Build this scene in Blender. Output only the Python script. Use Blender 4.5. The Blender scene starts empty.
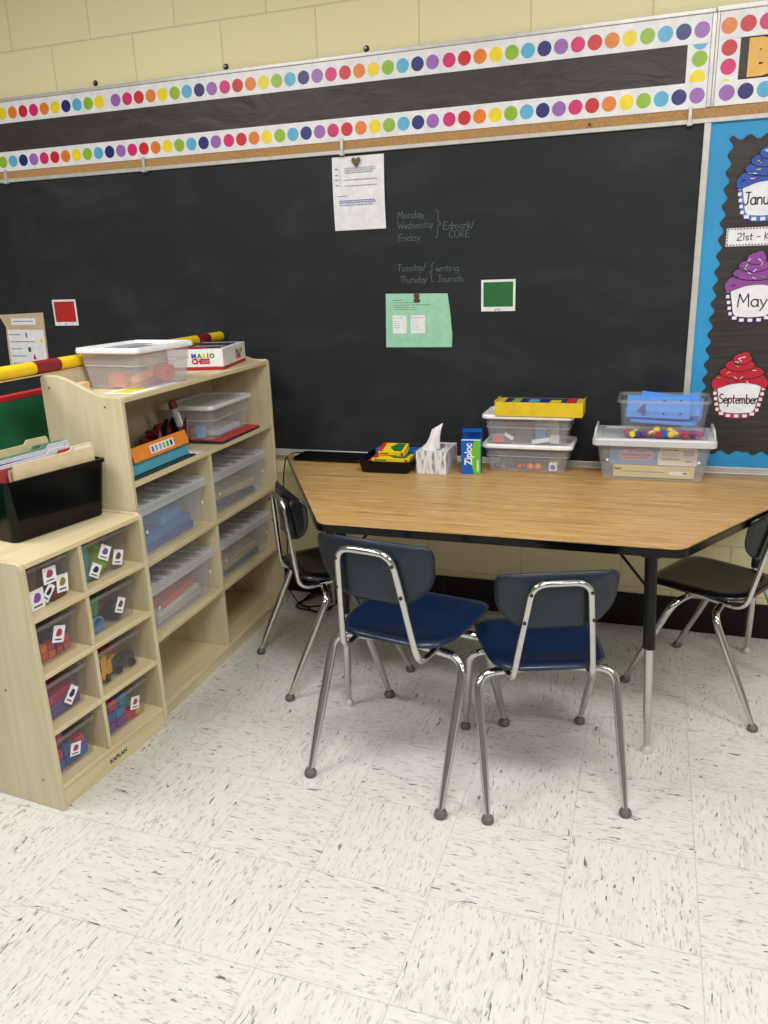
import bpy, math, random
from mathutils import Vector, Matrix
random.seed(7)
PI = math.pi
S = bpy.context.scene
COL = S.collection

# ------------------------------------------------------------ camera
F_PX = 784.44
yaw, pitch, roll = -0.331903, -0.297241, -0.034822
cy, sy, cp, sp = math.cos(yaw), math.sin(yaw), math.cos(pitch), math.sin(pitch)
fw = Vector((sy*cp, cy*cp, sp)); rt = Vector((cy, -sy, 0)); up = rt.cross(fw)
cr, sr = math.cos(roll), math.sin(roll)
r2 = rt*cr + up*sr; u2 = -rt*sr + up*cr
cam_data = bpy.data.cameras.new('camera'); cam = bpy.data.objects.new('camera', cam_data); COL.objects.link(cam)
M3 = Matrix((r2, u2, -fw)).transposed()
cam.matrix_world = Matrix.Translation((1.342657, -3.136185, 1.434629)) @ M3.to_4x4()
cam_data.sensor_fit = 'VERTICAL'; cam_data.sensor_height = 36.0; cam_data.lens = F_PX/1024*36.0
cam_data.clip_start = 0.05
S.camera = cam
# ------------------------------------------------------------ world, lamps, exposure
W = bpy.data.worlds.new('world'); S.world = W; W.use_nodes = True
W.node_tree.nodes['Background'].inputs[0].default_value = (1.0, 0.97, 0.92, 1)
W.node_tree.nodes['Background'].inputs[1].default_value = 0.3
S.view_settings.view_transform = 'Standard'; S.view_settings.look = 'None'
S.view_settings.gamma = 1; S.view_settings.use_curve_mapping = False
S.view_settings.exposure = 0.0
CEIL = 2.95
LAMP_W = 45.0
for (lx, ly) in ((-1.0, -2.1), (1.4, -2.1), (3.8, -2.1), (-1.0, -4.2), (1.4, -4.2), (3.8, -4.2)):
    ld = bpy.data.lights.new('ceiling_light', 'AREA'); ld.shape = 'RECTANGLE'; ld.size = 1.2; ld.size_y = 0.6
    ld.energy = LAMP_W*(1.0 if ly > -3 else 0.62); ld.color = (1.0, 0.99, 0.975)
    lo = bpy.data.objects.new('ceiling_light', ld); COL.objects.link(lo); lo.location = (lx, ly, CEIL-0.03)

# ------------------------------------------------------------ node helpers / materials
def srgb(r, g, b):
    def f(c):
        c /= 255.0
        return c/12.92 if c <= 0.04045 else ((c+0.055)/1.055)**2.4
    return (f(r), f(g), f(b), 1.0)
class NT:
    def __init__(s, name):
        s.m = bpy.data.materials.new(name); s.m.use_nodes = True; s.t = s.m.node_tree
        s.b = s.t.nodes['Principled BSDF']
    def n(s, kind, **kw):
        x = s.t.nodes.new(kind)
        for k, v in kw.items(): setattr(x, k, v)
        return x
    def l(s, a, b): s.t.links.new(a, b)
    def math(s, op, a, b=None, c=None):
        x = s.n('ShaderNodeMath', operation=op)
        for i, v in enumerate((a, b, c)):
            if v is None: continue
            if isinstance(v, (int, float)): x.inputs[i].default_value = v
            else: s.l(v, x.inputs[i])
        return x.outputs[0]
    def coords(s, kind='Object', scale=(1, 1, 1), loc=(0, 0, 0)):
        tc = s.n('ShaderNodeTexCoord'); mp = s.n('ShaderNodeMapping')
        mp.inputs['Scale'].default_value = scale; mp.inputs['Location'].default_value = loc
        s.l(tc.outputs[kind], mp.inputs[0]); return mp.outputs[0]
    def ramp(s, fac, stops):
        r = s.n('ShaderNodeValToRGB'); e = r.color_ramp.elements
        while len(e) < len(stops): e.new(0.5)
        for q, (p_, c_) in zip(e, stops): q.position = p_; q.color = c_
        s.l(fac, r.inputs[0]); return r.outputs[0]
    def mix(s, fac, a, b, mode='MIX'):
        x = s.n('ShaderNodeMix', data_type='RGBA', blend_type=mode)
        for sock, v in ((x.inputs[0], fac), (x.inputs[6], a), (x.inputs[7], b)):
            if isinstance(v, (int, float)): sock.default_value = v
            elif isinstance(v, tuple): sock.default_value = v
            else: s.l(v, sock)
        return x.outputs[2]
    def bump(s, h, strength=0.2, dist=0.002):
        b = s.n('ShaderNodeBump'); b.inputs['Strength'].default_value = strength; b.inputs['Distance'].default_value = dist
        s.l(h, b.inputs['Height']); s.l(b.outputs[0], s.b.inputs['Normal'])
def mat(name, col, rough=0.5, metal=0.0, alpha=1.0, var=0.04, spec=None, coat=0.0, nscale=30.0):
    q = NT(name)
    if var > 0:
        no = q.n('ShaderNodeTexNoise'); no.inputs['Scale'].default_value = nscale; no.inputs['Detail'].default_value = 3
        q.l(q.coords(), no.inputs['Vector'])
        a = tuple(c*(1-var*2) for c in col[:3])+(1,); b = tuple(min(1, c*(1+var*2)) for c in col[:3])+(1,)
        q.l(q.ramp(no.outputs[0], [(0.3, a), (0.7, b)]), q.b.inputs['Base Color'])
    else: q.b.inputs['Base Color'].default_value = col
    q.b.inputs['Roughness'].default_value = rough; q.b.inputs['Metallic'].default_value = metal
    q.b.inputs['Alpha'].default_value = alpha
    if spec is not None: q.b.inputs['Specular IOR Level'].default_value = spec
    if coat: q.b.inputs['Coat Weight'].default_value = coat
    return q.m

def floor_material():
    q = NT('floor_tile'); T = 0.3048
    g = q.n('ShaderNodeNewGeometry'); sx = q.n('ShaderNodeSeparateXYZ'); q.l(g.outputs['Position'], sx.inputs[0])
    u = q.math('MULTIPLY', sx.outputs[0], 1/T); v = q.math('MULTIPLY', q.math('ADD', sx.outputs[1], 1.36174), 1/T)
    iu = q.math('FLOOR', u); iv = q.math('FLOOR', v)
    par = q.math('MODULO', q.math('ABSOLUTE', q.math('ADD', iu, iv)), 2.0)   # 0 or 1
    def comb(a, b, c):
        x = q.n('ShaderNodeCombineXYZ')
        for i, w in enumerate((a, b, c)): q.l(w, x.inputs[i])
        return x.outputs[0]
    tid = q.math('ADD', q.math('MULTIPLY', iu, 7.31), q.math('MULTIPLY', iv, 13.7))
    A = comb(sx.outputs[0], sx.outputs[1], tid); B = comb(sx.outputs[1], sx.outputs[0], tid)
    vm = q.n('ShaderNodeMix', data_type='VECTOR'); q.l(par, vm.inputs[0]); q.l(A, vm.inputs[4]); q.l(B, vm.inputs[5])
    vec = vm.outputs[1]
    def streak(sl, sw, detail, loc, dist=0.3):
        mp = q.n('ShaderNodeMapping'); mp.inputs['Scale'].default_value = (sl, sw, 1.0); mp.inputs['Location'].default_value = loc
        q.l(vec, mp.inputs[0]); no = q.n('ShaderNodeTexNoise'); no.inputs['Scale'].default_value = 1.0
        no.inputs['Detail'].default_value = detail; no.inputs['Distortion'].default_value = dist
        q.l(mp.outputs[0], no.inputs['Vector']); return no.outputs[0]
    W_ = (0, 0, 0, 1); K = (1, 1, 1, 1)
    s1 = q.ramp(streak(26, 120, 2, (3, 5, 1), 0.8), [(0.65, W_), (0.71, K)])     # dark flecks
    s2 = q.ramp(streak(40, 150, 3, (11, 2, 4), 0.6), [(0.54, W_), (0.70, K)])    # fine grey streaks
    s3 = q.ramp(streak(9, 60, 2, (1, 9, 7), 0.4), [(0.45, W_), (0.75, K)])       # broad cloud
    big = q.n('ShaderNodeTexNoise'); big.inputs['Scale'].default_value = 1.3; q.l(g.outputs['Position'], big.inputs['Vector'])
    base = q.mix(big.outputs[0], srgb(208, 207, 201), srgb(218, 217, 212))
    c = q.mix(q.math('MULTIPLY', s3, 0.35), base, srgb(188, 186, 178))
    c = q.mix(q.math('MULTIPLY', s2, 0.62), c, srgb(150, 150, 140))
    c = q.mix(q.math('MULTIPLY', s1, 0.9), c, srgb(84, 88, 92))
    # seams
    def seam(w):
        fr = q.math('FRACT', w); d = q.math('MINIMUM', fr, q.math('SUBTRACT', 1.0, fr)); return d
    d = q.math('MINIMUM', seam(u), seam(v))
    sm = q.ramp(d, [(0.0018, K), (0.0045, W_)])
    c = q.mix(q.math('MULTIPLY', sm, 0.45), c, srgb(120, 116, 104))
    q.l(c, q.b.inputs['Base Color']); q.b.inputs['Roughness'].default_value = 0.38
    q.b.inputs['Specular IOR Level'].default_value = 0.35
    return q.m
def wall_material():
    q = NT('painted_block_wall')
    tc = q.n('ShaderNodeNewGeometry'); sx = q.n('ShaderNodeSeparateXYZ'); q.l(tc.outputs['Position'], sx.inputs[0])
    cb = q.n('ShaderNodeCombineXYZ')
    q.l(q.math('ADD', sx.outputs[0], 0.756), cb.inputs[0]); q.l(q.math('ADD', sx.outputs[2], 0.036), cb.inputs[1])
    br = q.n('ShaderNodeTexBrick'); q.l(cb.outputs[0], br.inputs['Vector'])
    br.offset = 0.5; br.offset_frequency = 2
    br.inputs['Scale'].default_value = 1.0; br.inputs['Brick Width'].default_value = 0.406; br.inputs['Row Height'].default_value = 0.203
    br.inputs['Mortar Size'].default_value = 0.0035; br.inputs['Mortar Smooth'].default_value = 0.6; br.inputs['Bias'].default_value = 0
    br.inputs['Color1'].default_value = srgb(242, 230, 182); br.inputs['Color2'].default_value = srgb(240, 227, 178)
    br.inputs['Mortar'].default_value = srgb(224, 211, 162)
    no = q.n('ShaderNodeTexNoise'); no.inputs['Scale'].default_value = 260; no.inputs['Detail'].default_value = 4
    q.l(tc.outputs['Position'], no.inputs['Vector'])
    q.l(q.mix(0.12, br.outputs[0], no.outputs[1], 'OVERLAY'), q.b.inputs['Base Color'])
    h = q.math('ADD', q.math('MULTIPLY', br.outputs['Fac'], -1.5), q.math('MULTIPLY', no.outputs[0], 0.45))
    q.bump(h, 0.55, 0.003); q.b.inputs['Roughness'].default_value = 0.55
    return q.m
def wood_material(name, a, b, c, sl=2.2, sw=26.0, axis=1, rough=0.42, bump=0.04):
    q = NT(name); sc = [sw, sw, sw]; sc[axis] = sl
    no = q.n('ShaderNodeTexNoise'); no.inputs['Scale'].default_value = 1; no.inputs['Detail'].default_value = 5; no.inputs['Distortion'].default_value = 0.5
    q.l(q.coords(scale=tuple(sc)), no.inputs['Vector'])
    n2 = q.n('ShaderNodeTexNoise'); n2.inputs['Scale'].default_value = 2.0; q.l(q.coords(), n2.inputs['Vector'])
    col = q.ramp(no.outputs[0], [(0.32, a), (0.5, b), (0.68, c)])
    q.l(q.mix(q.math('MULTIPLY', n2.outputs[0], 0.25), col, a), q.b.inputs['Base Color'])
    q.b.inputs['Roughness'].default_value = rough; q.bump(no.outputs[0], bump, 0.001)
    return q.m
def oak_laminate():
    q = NT('oak_laminate')
    def ns(sc, d, dist, loc=(0, 0, 0)):
        no = q.n('ShaderNodeTexNoise'); no.inputs['Scale'].default_value = 1; no.inputs['Detail'].default_value = d; no.inputs['Distortion'].default_value = dist
        q.l(q.coords(scale=sc, loc=loc), no.inputs['Vector']); return no.outputs[0]
    a = ns((3.2, 70, 10), 5, 0.5); b = ns((14, 240, 10), 3, 0.2, (4, 4, 0)); c = ns((1.1, 16, 4), 2, 0.6, (9, 1, 0))
    col = q.ramp(a, [(0.3, srgb(164, 122, 72)), (0.5, srgb(196, 156, 100)), (0.72, srgb(216, 180, 126))])
    col = q.mix(q.math('MULTIPLY', q.ramp(b, [(0.50, (0, 0, 0, 1)), (0.64, (1, 1, 1, 1))]), 0.75), col, srgb(146, 104, 60))
    col = q.mix(q.math('MULTIPLY', c, 0.35), col, srgb(212, 174, 110))
    q.l(col, q.b.inputs['Base Color']); q.b.inputs['Roughness'].default_value = 0.36
    return q.m
def board_material():
    q = NT('slate_board')
    n1 = q.n('ShaderNodeTexNoise'); n1.inputs['Scale'].default_value = 1.0; n1.inputs['Detail'].default_value = 6; n1.inputs['Distortion'].default_value = 1.2
    q.l(q.coords(scale=(2.2, 1, 5.0)), n1.inputs['Vector'])
    n2 = q.n('ShaderNodeTexNoise'); n2.inputs['Scale'].default_value = 1.0; n2.inputs['Detail'].default_value = 4
    q.l(q.coords(scale=(14, 1, 3.0)), n2.inputs['Vector'])
    f = q.math('MULTIPLY', q.ramp(n1.outputs[0], [(0.48, (0, 0, 0, 1)), (0.8, (1, 1, 1, 1))]), q.math('ADD', n2.outputs[0], 0.1))
    q.l(q.mix(q.math('MULTIPLY', f, 0.40), srgb(42, 44, 47), srgb(86, 90, 92)), q.b.inputs['Base Color'])
    q.b.inputs['Roughness'].default_value = 0.45; q.b.inputs['Specular IOR Level'].default_value = 0.18
    return q.m
def paper_black():
    q = NT('black_craft_paper')
    n1 = q.n('ShaderNodeTexNoise'); n1.inputs['Scale'].default_value = 1.0; n1.inputs['Detail'].default_value = 4; n1.inputs['Distortion'].default_value = 1
    q.l(q.coords(scale=(6, 4, 14)), n1.inputs['Vector'])
    q.l(q.ramp(n1.outputs[0], [(0.3, srgb(50, 44, 43)), (0.7, srgb(64, 58, 55))]), q.b.inputs['Base Color'])
    q.b.inputs['Roughness'].default_value = 0.5; q.bump(n1.outputs[0], 0.6, 0.01); return q.m
def cork():
    q = NT('cork'); n1 = q.n('ShaderNodeTexNoise'); n1.inputs['Scale'].default_value = 350; n1.inputs['Detail'].default_value = 3
    q.l(q.coords(), n1.inputs['Vector'])
    q.l(q.ramp(n1.outputs[0], [(0.35, srgb(158, 116, 66)), (0.6, srgb(194, 152, 98))]), q.b.inputs['Base Color']); q.b.inputs['Roughness'].default_value = 0.8
    return q.m
MAT = {}
def C_(name, r, g, b, rough=0.5, **k):
    if name not in MAT: MAT[name] = mat(name, srgb(r, g, b), rough, **k)
    return MAT[name]
m_floor = floor_material(); m_wall = wall_material()
m_base = C_('dark_glazed_base', 24, 14, 14, 0.4, spec=0.25)
m_ceil = C_('ceiling_paint', 212, 212, 210, 0.8)
m_plain = C_('plain_wall_paint', 150, 150, 150, 0.7)
m_maple = wood_material('maple_panel', srgb(198, 184, 148), srgb(209, 196, 162), srgb(217, 205, 173), axis=2)
m_maple_y = wood_material('maple_board', srgb(206, 187, 144), srgb(217, 200, 160), srgb(224, 209, 171), axis=1)
m_maple_edge = wood_material('maple_edge', srgb(212, 182, 126), srgb(224, 197, 144), srgb(232, 208, 158), axis=1, sw=60)
m_oak = oak_laminate(); m_board = board_material(); m_bpaper = paper_black(); m_cork = cork()
m_chrome = C_('chrome', 200, 199, 196, 0.12, metal=1.0, var=0.02)
m_dullchrome = C_('worn_chrome', 150, 148, 144, 0.32, metal=1.0)
m_alu = C_('aluminium_trim', 205, 203, 196, 0.35, metal=0.25)
m_white = C_('white_plastic', 236, 236, 236, 0.35)
m_paper = C_('white_paper', 236, 236, 238, 0.7)
m_navy = C_('navy_plastic', 5, 30, 64, 0.3, coat=0.15, nscale=6)
m_navyb = C_('navy_shell_back', 17, 29, 44, 0.42, nscale=6)
m_navyshade = C_('shaded_navy_plastic', 6, 9, 18, 0.25, coat=0.15, nscale=6)  # navy darkened so shade on the side chairs is part of the colour
m_black = C_('black_plastic', 7, 7, 8, 0.15, spec=0.25)
m_blackp = C_('black_powder_coat', 11, 11, 12, 0.42, spec=0.3)
m_glide = C_('grey_nylon', 98, 94, 90, 0.45)
m_screw = C_('dark_screw', 62, 60, 56, 0.4, metal=0.7)
m_chalk = C_('chalk', 122, 140, 130, 0.95, alpha=0.75)
m_ink = C_('dark_ink', 58, 60, 70, 0.8)
m_ink2 = C_('soft_ink', 150, 152, 162, 0.8)
m_redink = C_('red_ink', 176, 30, 44, 0.5)
m_yellow = C_('yellow_card', 240, 206, 20, 0.4)
m_green = C_('green_card', 26, 104, 48, 0.6)
m_red = C_('red_card', 184, 38, 30, 0.5)
m_navyink = C_('navy_ink', 34, 36, 96, 0.6)
DOT = {'P': C_('dot_pink', 216, 38, 112, .35), 'R': C_('dot_red', 208, 36, 48, .35), 'O': C_('dot_orange', 232, 128, 40, .35),
       'Y': C_('dot_yellow', 248, 220, 30, .35), 'G': C_('dot_green', 148, 188, 44, .35), 'B': C_('dot_light_blue', 92, 178, 214, .35),
       'N': C_('dot_navy', 40, 40, 118, .35), 'V': C_('dot_purple', 158, 104, 182, .35)}
def clear(name, r, g, b, a, rough=0.12):
    if name not in MAT:
        q = NT(name); q.b.inputs['Base Color'].default_value = srgb(r, g, b); q.b.inputs['Roughness'].default_value = rough
        q.b.inputs['Alpha'].default_value = a; MAT[name] = q.m
    return MAT[name]
m_clear = clear('clear_plastic', 222, 225, 230, 0.15)
m_clear2 = clear('smoky_clear_plastic', 170, 162, 160, 0.10, 0.1)
m_rim2 = clear('smoky_clear_rim', 190, 186, 184, 0.20, 0.1)
m_milky = clear('milky_plastic', 226, 228, 232, 0.42, 0.25)
m_rim = clear('thick_clear_rim', 222, 224, 228, 0.55, 0.2)
m_lidw = C_('white_lid', 238, 238, 240, 0.3)

# ------------------------------------------------------------ mesh builder
class MB:
    def __init__(s): s.v = []; s.f = []; s.m = []; s.mats = []; s.sm = []
    def mi(s, m):
        if m not in s.mats: s.mats.append(m)
        return s.mats.index(m)
    def add(s, vs, fs, m, smooth=False):
        o = len(s.v); k = s.mi(m); s.v += [tuple(x) for x in vs]
        for f in fs: s.f.append(tuple(i+o for i in f)); s.m.append(k); s.sm.append(smooth)
        return s
    def box(s, x0, x1, y0, y1, z0, z1, m):
        vs = [(x, y, z) for z in (z0, z1) for y in (y0, y1) for x in (x0, x1)]
        return s.add(vs, [(0, 2, 3, 1), (4, 5, 7, 6), (0, 1, 5, 4), (2, 6, 7, 3), (0, 4, 6, 2), (1, 3, 7, 5)], m)
    def bevbox(s, x0, x1, y0, y1, z0, z1, m, r=0.004, n=2):
        # rounded in xy plane plus chamfered top/bottom
        o = rrect((x1-x0), (y1-y0), min(r, (x1-x0)/2.2, (y1-y0)/2.2), 3); cx, cy_ = (x0+x1)/2, (y0+y1)/2; c = min(r*0.5, (z1-z0)/3)
        i_ = rrect((x1-x0)-2*c, (y1-y0)-2*c, max(min(r, (x1-x0)/2.2, (y1-y0)/2.2)-c, 0.0004), 3)
        R = [[(cx+a, cy_+b, z0) for a, b in i_], [(cx+a, cy_+b, z0+c) for a, b in o], [(cx+a, cy_+b, z1-c) for a, b in o], [(cx+a, cy_+b, z1) for a, b in i_]]
        return s.loft(R, m, True, True, smooth=False)
    def loft(s, rings, m, cap0=True, cap1=True, closed=True, smooth=False, loop=False):
        n = len(rings[0]); vs = [p for r in rings for p in r]; fs = []
        K = len(rings)
        for k in range(K if loop else K-1):
            a, b = k*n, ((k+1) % K)*n
            for i in range(n if closed else n-1):
                j = (i+1) % n; fs.append((a+i, a+j, b+j, b+i))
        if not loop:
            if cap0: fs.append(tuple(range(n-1, -1, -1)))
            if cap1: fs.append(tuple((K-1)*n+i for i in range(n)))
        return s.add(vs, fs, m, smooth)
    def prism(s, pts, z0, z1, m, axis='z'):
        def P(a, b, c): return (a, b, c) if axis == 'z' else ((a, c, b) if axis == 'y' else (c, a, b))
        return s.loft([[P(a, b, z0) for a, b in pts], [P(a, b, z1) for a, b in pts]], m)
    def tube(s, path, r, m, n=10, smooth=True):
        path = [Vector(p) for p in path]; rings = []; up_ = None
        for i, p in enumerate(path):
            t = (path[min(i+1, len(path)-1)] - path[max(i-1, 0)]).normalized()
            if up_ is None:
                up_ = Vector((0, 0, 1)) if abs(t.z) < 0.9 else Vector((1, 0, 0))
            a = t.cross(up_).normalized(); b = a.cross(t).normalized(); up_ = b
            rr = r[i] if isinstance(r, (list, tuple)) else r
            rings.append([tuple(p + a*(rr*math.cos(2*PI*k/n)) + b*(rr*math.sin(2*PI*k/n))) for k in range(n)])
        return s.loft(rings, m, smooth=smooth)
    def cyl(s, c, r, z0, z1, m, n=20, r1=None, smooth=True):
        r1 = r if r1 is None else r1
        return s.loft([[(c[0]+q*math.cos(2*PI*k/n), c[1]+q*math.sin(2*PI*k/n), z) for k in range(n)] for q, z in ((r, z0), (r1, z1))], m, smooth=smooth)
    def lathe(s, c, prof, m, n=18, smooth=True):
        return s.loft([[(c[0]+max(q, 1e-4)*math.cos(2*PI*k/n), c[1]+max(q, 1e-4)*math.sin(2*PI*k/n), c[2]+z) for k in range(n)] for q, z in prof], m, smooth=smooth)
    def ball(s, c, r, m, n=14, sz=1.0):
        return s.lathe((c[0], c[1], c[2]), [(r*math.sin(PI*i/8), -r*sz*math.cos(PI*i/8)) for i in range(9)], m, n)
    def disc(s, x, z, r, y, m, n=24, zc=None, zlo=None, zhi=None):
        pts = []
        for k in range(n):
            a = 2*PI*k/n; zz = z+r*math.sin(a)
            if zlo is not None: zz = max(zz, zlo)
            if zhi is not None: zz = min(zz, zhi)
            pts.append((x+r*math.cos(a), y, zz))
        return s.add(pts, [tuple(range(n))], m)
    def xf(s, M):
        s.v = [tuple(M @ Vector(p)) for p in s.v]; return s
    def build(s, name, parent=None, bevel=0, solid=0, sub=0, auto=None):
        me = bpy.data.meshes.new(name); me.from_pydata(s.v, [], s.f)
        for m in s.mats: me.materials.append(m)
        for i, p in enumerate(me.polygons): p.material_index = s.m[i]; p.use_smooth = s.sm[i]
        me.update()
        if any(s.sm): me.set_sharp_from_angle(angle=0.75)
        o = bpy.data.objects.new(name, me); COL.objects.link(o)
        if parent: o.parent = parent
        if solid:
            d = o.modifiers.new('solid', 'SOLIDIFY'); d.thickness = solid; d.offset = -1
        if bevel:
            d = o.modifiers.new('bevel', 'BEVEL'); d.width = bevel; d.segments = 2; d.limit_method = 'ANGLE'; d.angle_limit = 0.7
        return o
def rrect(w, d, r, n=4):
    pts = []
    for cx, cy_, a0 in ((w/2-r, d/2-r, 0), (-w/2+r, d/2-r, PI/2), (-w/2+r, -d/2+r, PI), (w/2-r, -d/2+r, 1.5*PI)):
        for k in range(n+1):
            a = a0+PI/2*k/n; pts.append((cx+r*math.cos(a), cy_+r*math.sin(a)))
    return pts
def rpoly(corners, radii, n=5):
    out = []; K = len(corners)
    for i in range(K):
        p = Vector(corners[i]); a = Vector(corners[i-1])-p; b = Vector(corners[(i+1) % K])-p
        r = radii[i] if isinstance(radii, (list, tuple)) else radii
        r = min(r, a.length*0.49, b.length*0.49); A = p+a.normalized()*r; B = p+b.normalized()*r
        for k in range(n+1):
            t = k/n; q = A*(1-t)**2+p*2*t*(1-t)+B*t*t; out.append(tuple(q))
    return out
def fillet(path, d, n=5):
    P = [Vector(p) for p in path]; out = [P[0]]
    for i in range(1, len(P)-1):
        a = (P[i-1]-P[i]); b = (P[i+1]-P[i]); dd = d[i-1] if isinstance(d, (list, tuple)) else d
        dd = min(dd, a.length*0.48, b.length*0.48); A = P[i]+a.normalized()*dd; B = P[i]+b.normalized()*dd
        for k in range(n+1):
            t = k/n; out.append(A*(1-t)**2+P[i]*2*t*(1-t)+B*t*t)
    out.append(P[-1]); return out
def thing(name, label, cat, loc=(0, 0, 0), rz=0.0, group=None):
    o = bpy.data.objects.new(name, None); COL.objects.link(o); o.location = loc; o.rotation_euler = (0, 0, rz)
    o.empty_display_size = 0.05
    return tag(o, label, cat, group)
def tag(o, label, cat, group=None):
    o['label'] = label; o['category'] = cat
    if group: o['group'] = group
    return o
def place(o, loc, rz=0.0):
    o.location = loc; o.rotation_euler = (0, 0, rz); return o
def struct(name, mb, **k):
    o = mb.build(name, **k); o['kind'] = 'structure'; return o
def part_label(o, s): o['label'] = s; return o
def dup(root, loc, rz=None, label=None, group=None):
    r = root.copy(); COL.objects.link(r); r.location = loc
    if rz is not None: r.rotation_euler = (0, 0, rz)
    if label: r['label'] = label
    if group: r['group'] = group
    def rec(a, b):
        for ch in a.children:
            c = ch.copy(); COL.objects.link(c); c.parent = b; rec(ch, c)
    rec(root, r); return r

# text: built-in lettering turned into a flat mesh, standing in the local XZ plane facing -Y
def text(body, size, m, parent, loc=(0, 0, 0), rot=(PI/2, 0, 0), bold=0.0, sx=1.0, extrude=0.0003, name='lettering', align='LEFT'):
    cu = bpy.data.curves.new(name, 'FONT'); cu.body = body; cu.size = size; cu.offset = bold; cu.extrude = extrude
    cu.align_x = align; cu.resolution_u = 3
    o = bpy.data.objects.new(name, cu); COL.objects.link(o)
    dg = bpy.context.evaluated_depsgraph_get(); me = bpy.data.meshes.new_from_object(o.evaluated_get(dg))
    COL.objects.unlink(o); bpy.data.objects.remove(o)
    me.materials.clear(); me.materials.append(m)
    t = bpy.data.objects.new(name, me); COL.objects.link(t); t.parent = parent
    t.location = loc; t.rotation_euler = rot; t.scale = (sx, 1, 1); return t

# a small single-line handwriting alphabet: strokes in units of the capital height
def arc(cx, cz, rx, rz, a0, a1, n=9):
    return [(cx+rx*math.cos(math.radians(a0+(a1-a0)*k/n)), cz+rz*math.sin(math.radians(a0+(a1-a0)*k/n))) for k in range(n+1)]
O_ = lambda: arc(.24, .29, .2, .28, 90, 450, 12)
G = {
 'M': (.8, [[(.05, 0), (.12, 1), (.38, .35), (.64, 1), (.7, 0)]]),
 'W': (.9, [[(0, 1), (.2, 0), (.42, .7), (.62, 0), (.85, 1)]]),
 'F': (.55, [[(.08, 0), (.08, 1), (.5, .97)], [(.08, .52), (.4, .52)]]),
 'T': (.65, [[(0, 1), (.6, 1)], [(.3, 1), (.3, 0)]]),
 'E': (.6, [[(.5, 1), (.08, 1), (.08, 0), (.52, 0)], [(.08, .52), (.42, .52)]]),
 'C': (.62, [arc(.34, .5, .28, .5, 50, 310)]), 'O': (.75, [arc(.36, .5, .3, .5, 90, 450, 14)]),
 'R': (.62, [[(.08, 0), (.08, 1)] + arc(.22, .76, .26, .24, 90, -90, 7) + [(.1, .52), (.52, 0)]]),
 'J': (.55, [[(.15, 1), (.55, 1)], [(.38, 1), (.36, .2)] + arc(.2, .2, .16, .2, 0, -150, 5)]),
 'S': (.58, [arc(.3, .75, .22, .25, 40, 250, 7) + arc(.28, .26, .24, .26, 90, -140, 8)]),
 'K': (.6, [[(.08, 0), (.08, 1)], [(.5, .95), (.1, .42), (.52, 0)]]),
 'a': (.52, [O_(), [(.44, .58), (.44, .08), (.5, 0)]]), 'o': (.5, [O_()]),
 'd': (.54, [O_(), [(.44, 1.0), (.44, 0)]]), 'b': (.54, [[(.06, 1), (.06, 0)], arc(.28, .28, .2, .27, 90, 450, 12)]),
 'n': (.5, [[(.06, .56), (.06, 0)], [(.06, .36)] + arc(.24, .34, .17, .22, 160, 0, 6) + [(.42, 0)]]),
 'm': (.75, [[(.06, .56), (.06, 0)], [(.06, .36)] + arc(.2, .36, .13, .2, 160, 0, 5) + [(.33, 0)], [(.33, .36)] + arc(.47, .36, .13, .2, 160, 0, 5) + [(.6, 0)]]),
 'h': (.5, [[(.06, 1), (.06, 0)], [(.06, .36)] + arc(.24, .34, .17, .22, 160, 0, 6) + [(.42, 0)]]),
 'r': (.36, [[(.06, .56), (.06, 0)], [(.06, .34)] + arc(.22, .34, .15, .22, 160, 40, 5)]),
 'e': (.5, [[(.06, .3), (.43, .3)] + arc(.25, .28, .19, .28, 5, 320, 9)]),
 's': (.42, [arc(.2, .42, .14, .14, 40, 250, 5) + arc(.2, .14, .16, .14, 90, -150, 6)]),
 'i': (.2, [[(.08, .56), (.08, 0)], [(.08, .76), (.08, .8)]]),
 'u': (.5, [[(.06, .56), (.06, .2)] + arc(.24, .2, .18, .2, 180, 340, 6) + [(.42, .56)], [(.42, .56), (.42, 0)]]),
 'w': (.66, [[(0, .56), (.14, 0), (.3, .5), (.44, 0), (.6, .56)]]),
 'y': (.5, [[(.04, .56), (.24, .05)], [(.44, .56), (.2, -.1), (.06, -.34)]]),
 'g': (.54, [O_(), [(.44, .58), (.44, -.15)] + arc(.26, -.15, .18, .2, 0, -150, 5)]),
 'p': (.54, [[(.06, .56), (.06, -.36)], arc(.28, .28, .2, .27, 90, 450, 12)]),
 't': (.38, [[(.16, .9), (.16, .06), (.28, 0)], [(.0, .56), (.34, .56)]]),
 'k': (.48, [[(.06, 1), (.06, 0)], [(.4, .56), (.08, .24), (.42, 0)]]), 'l': (.2, [[(.08, 1), (.08, 0)]]),
 '/': (.4, [[(.0, -.1), (.34, 1.05)]]), '-': (.45, [[(.06, .4), (.38, .4)]]), ' ': (.32, []),
 '2': (.55, [arc(.26, .74, .2, .24, 160, -30, 7) + [(.04, 0), (.5, 0)]]), '1': (.3, [[(.04, .8), (.16, 1), (.16, 0)]]),
 '{': (.4, [[(.3, 1.5), (.16, 1.3), (.18, .6), (.04, .4), (.18, .2), (.16, -.5), (.3, -.7)]]),
 '}': (.4, [[(.06, 1.5), (.2, 1.3), (.18, .6), (.34, .4), (.18, .2), (.2, -.5), (.06, -.7)]]),
}
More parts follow.
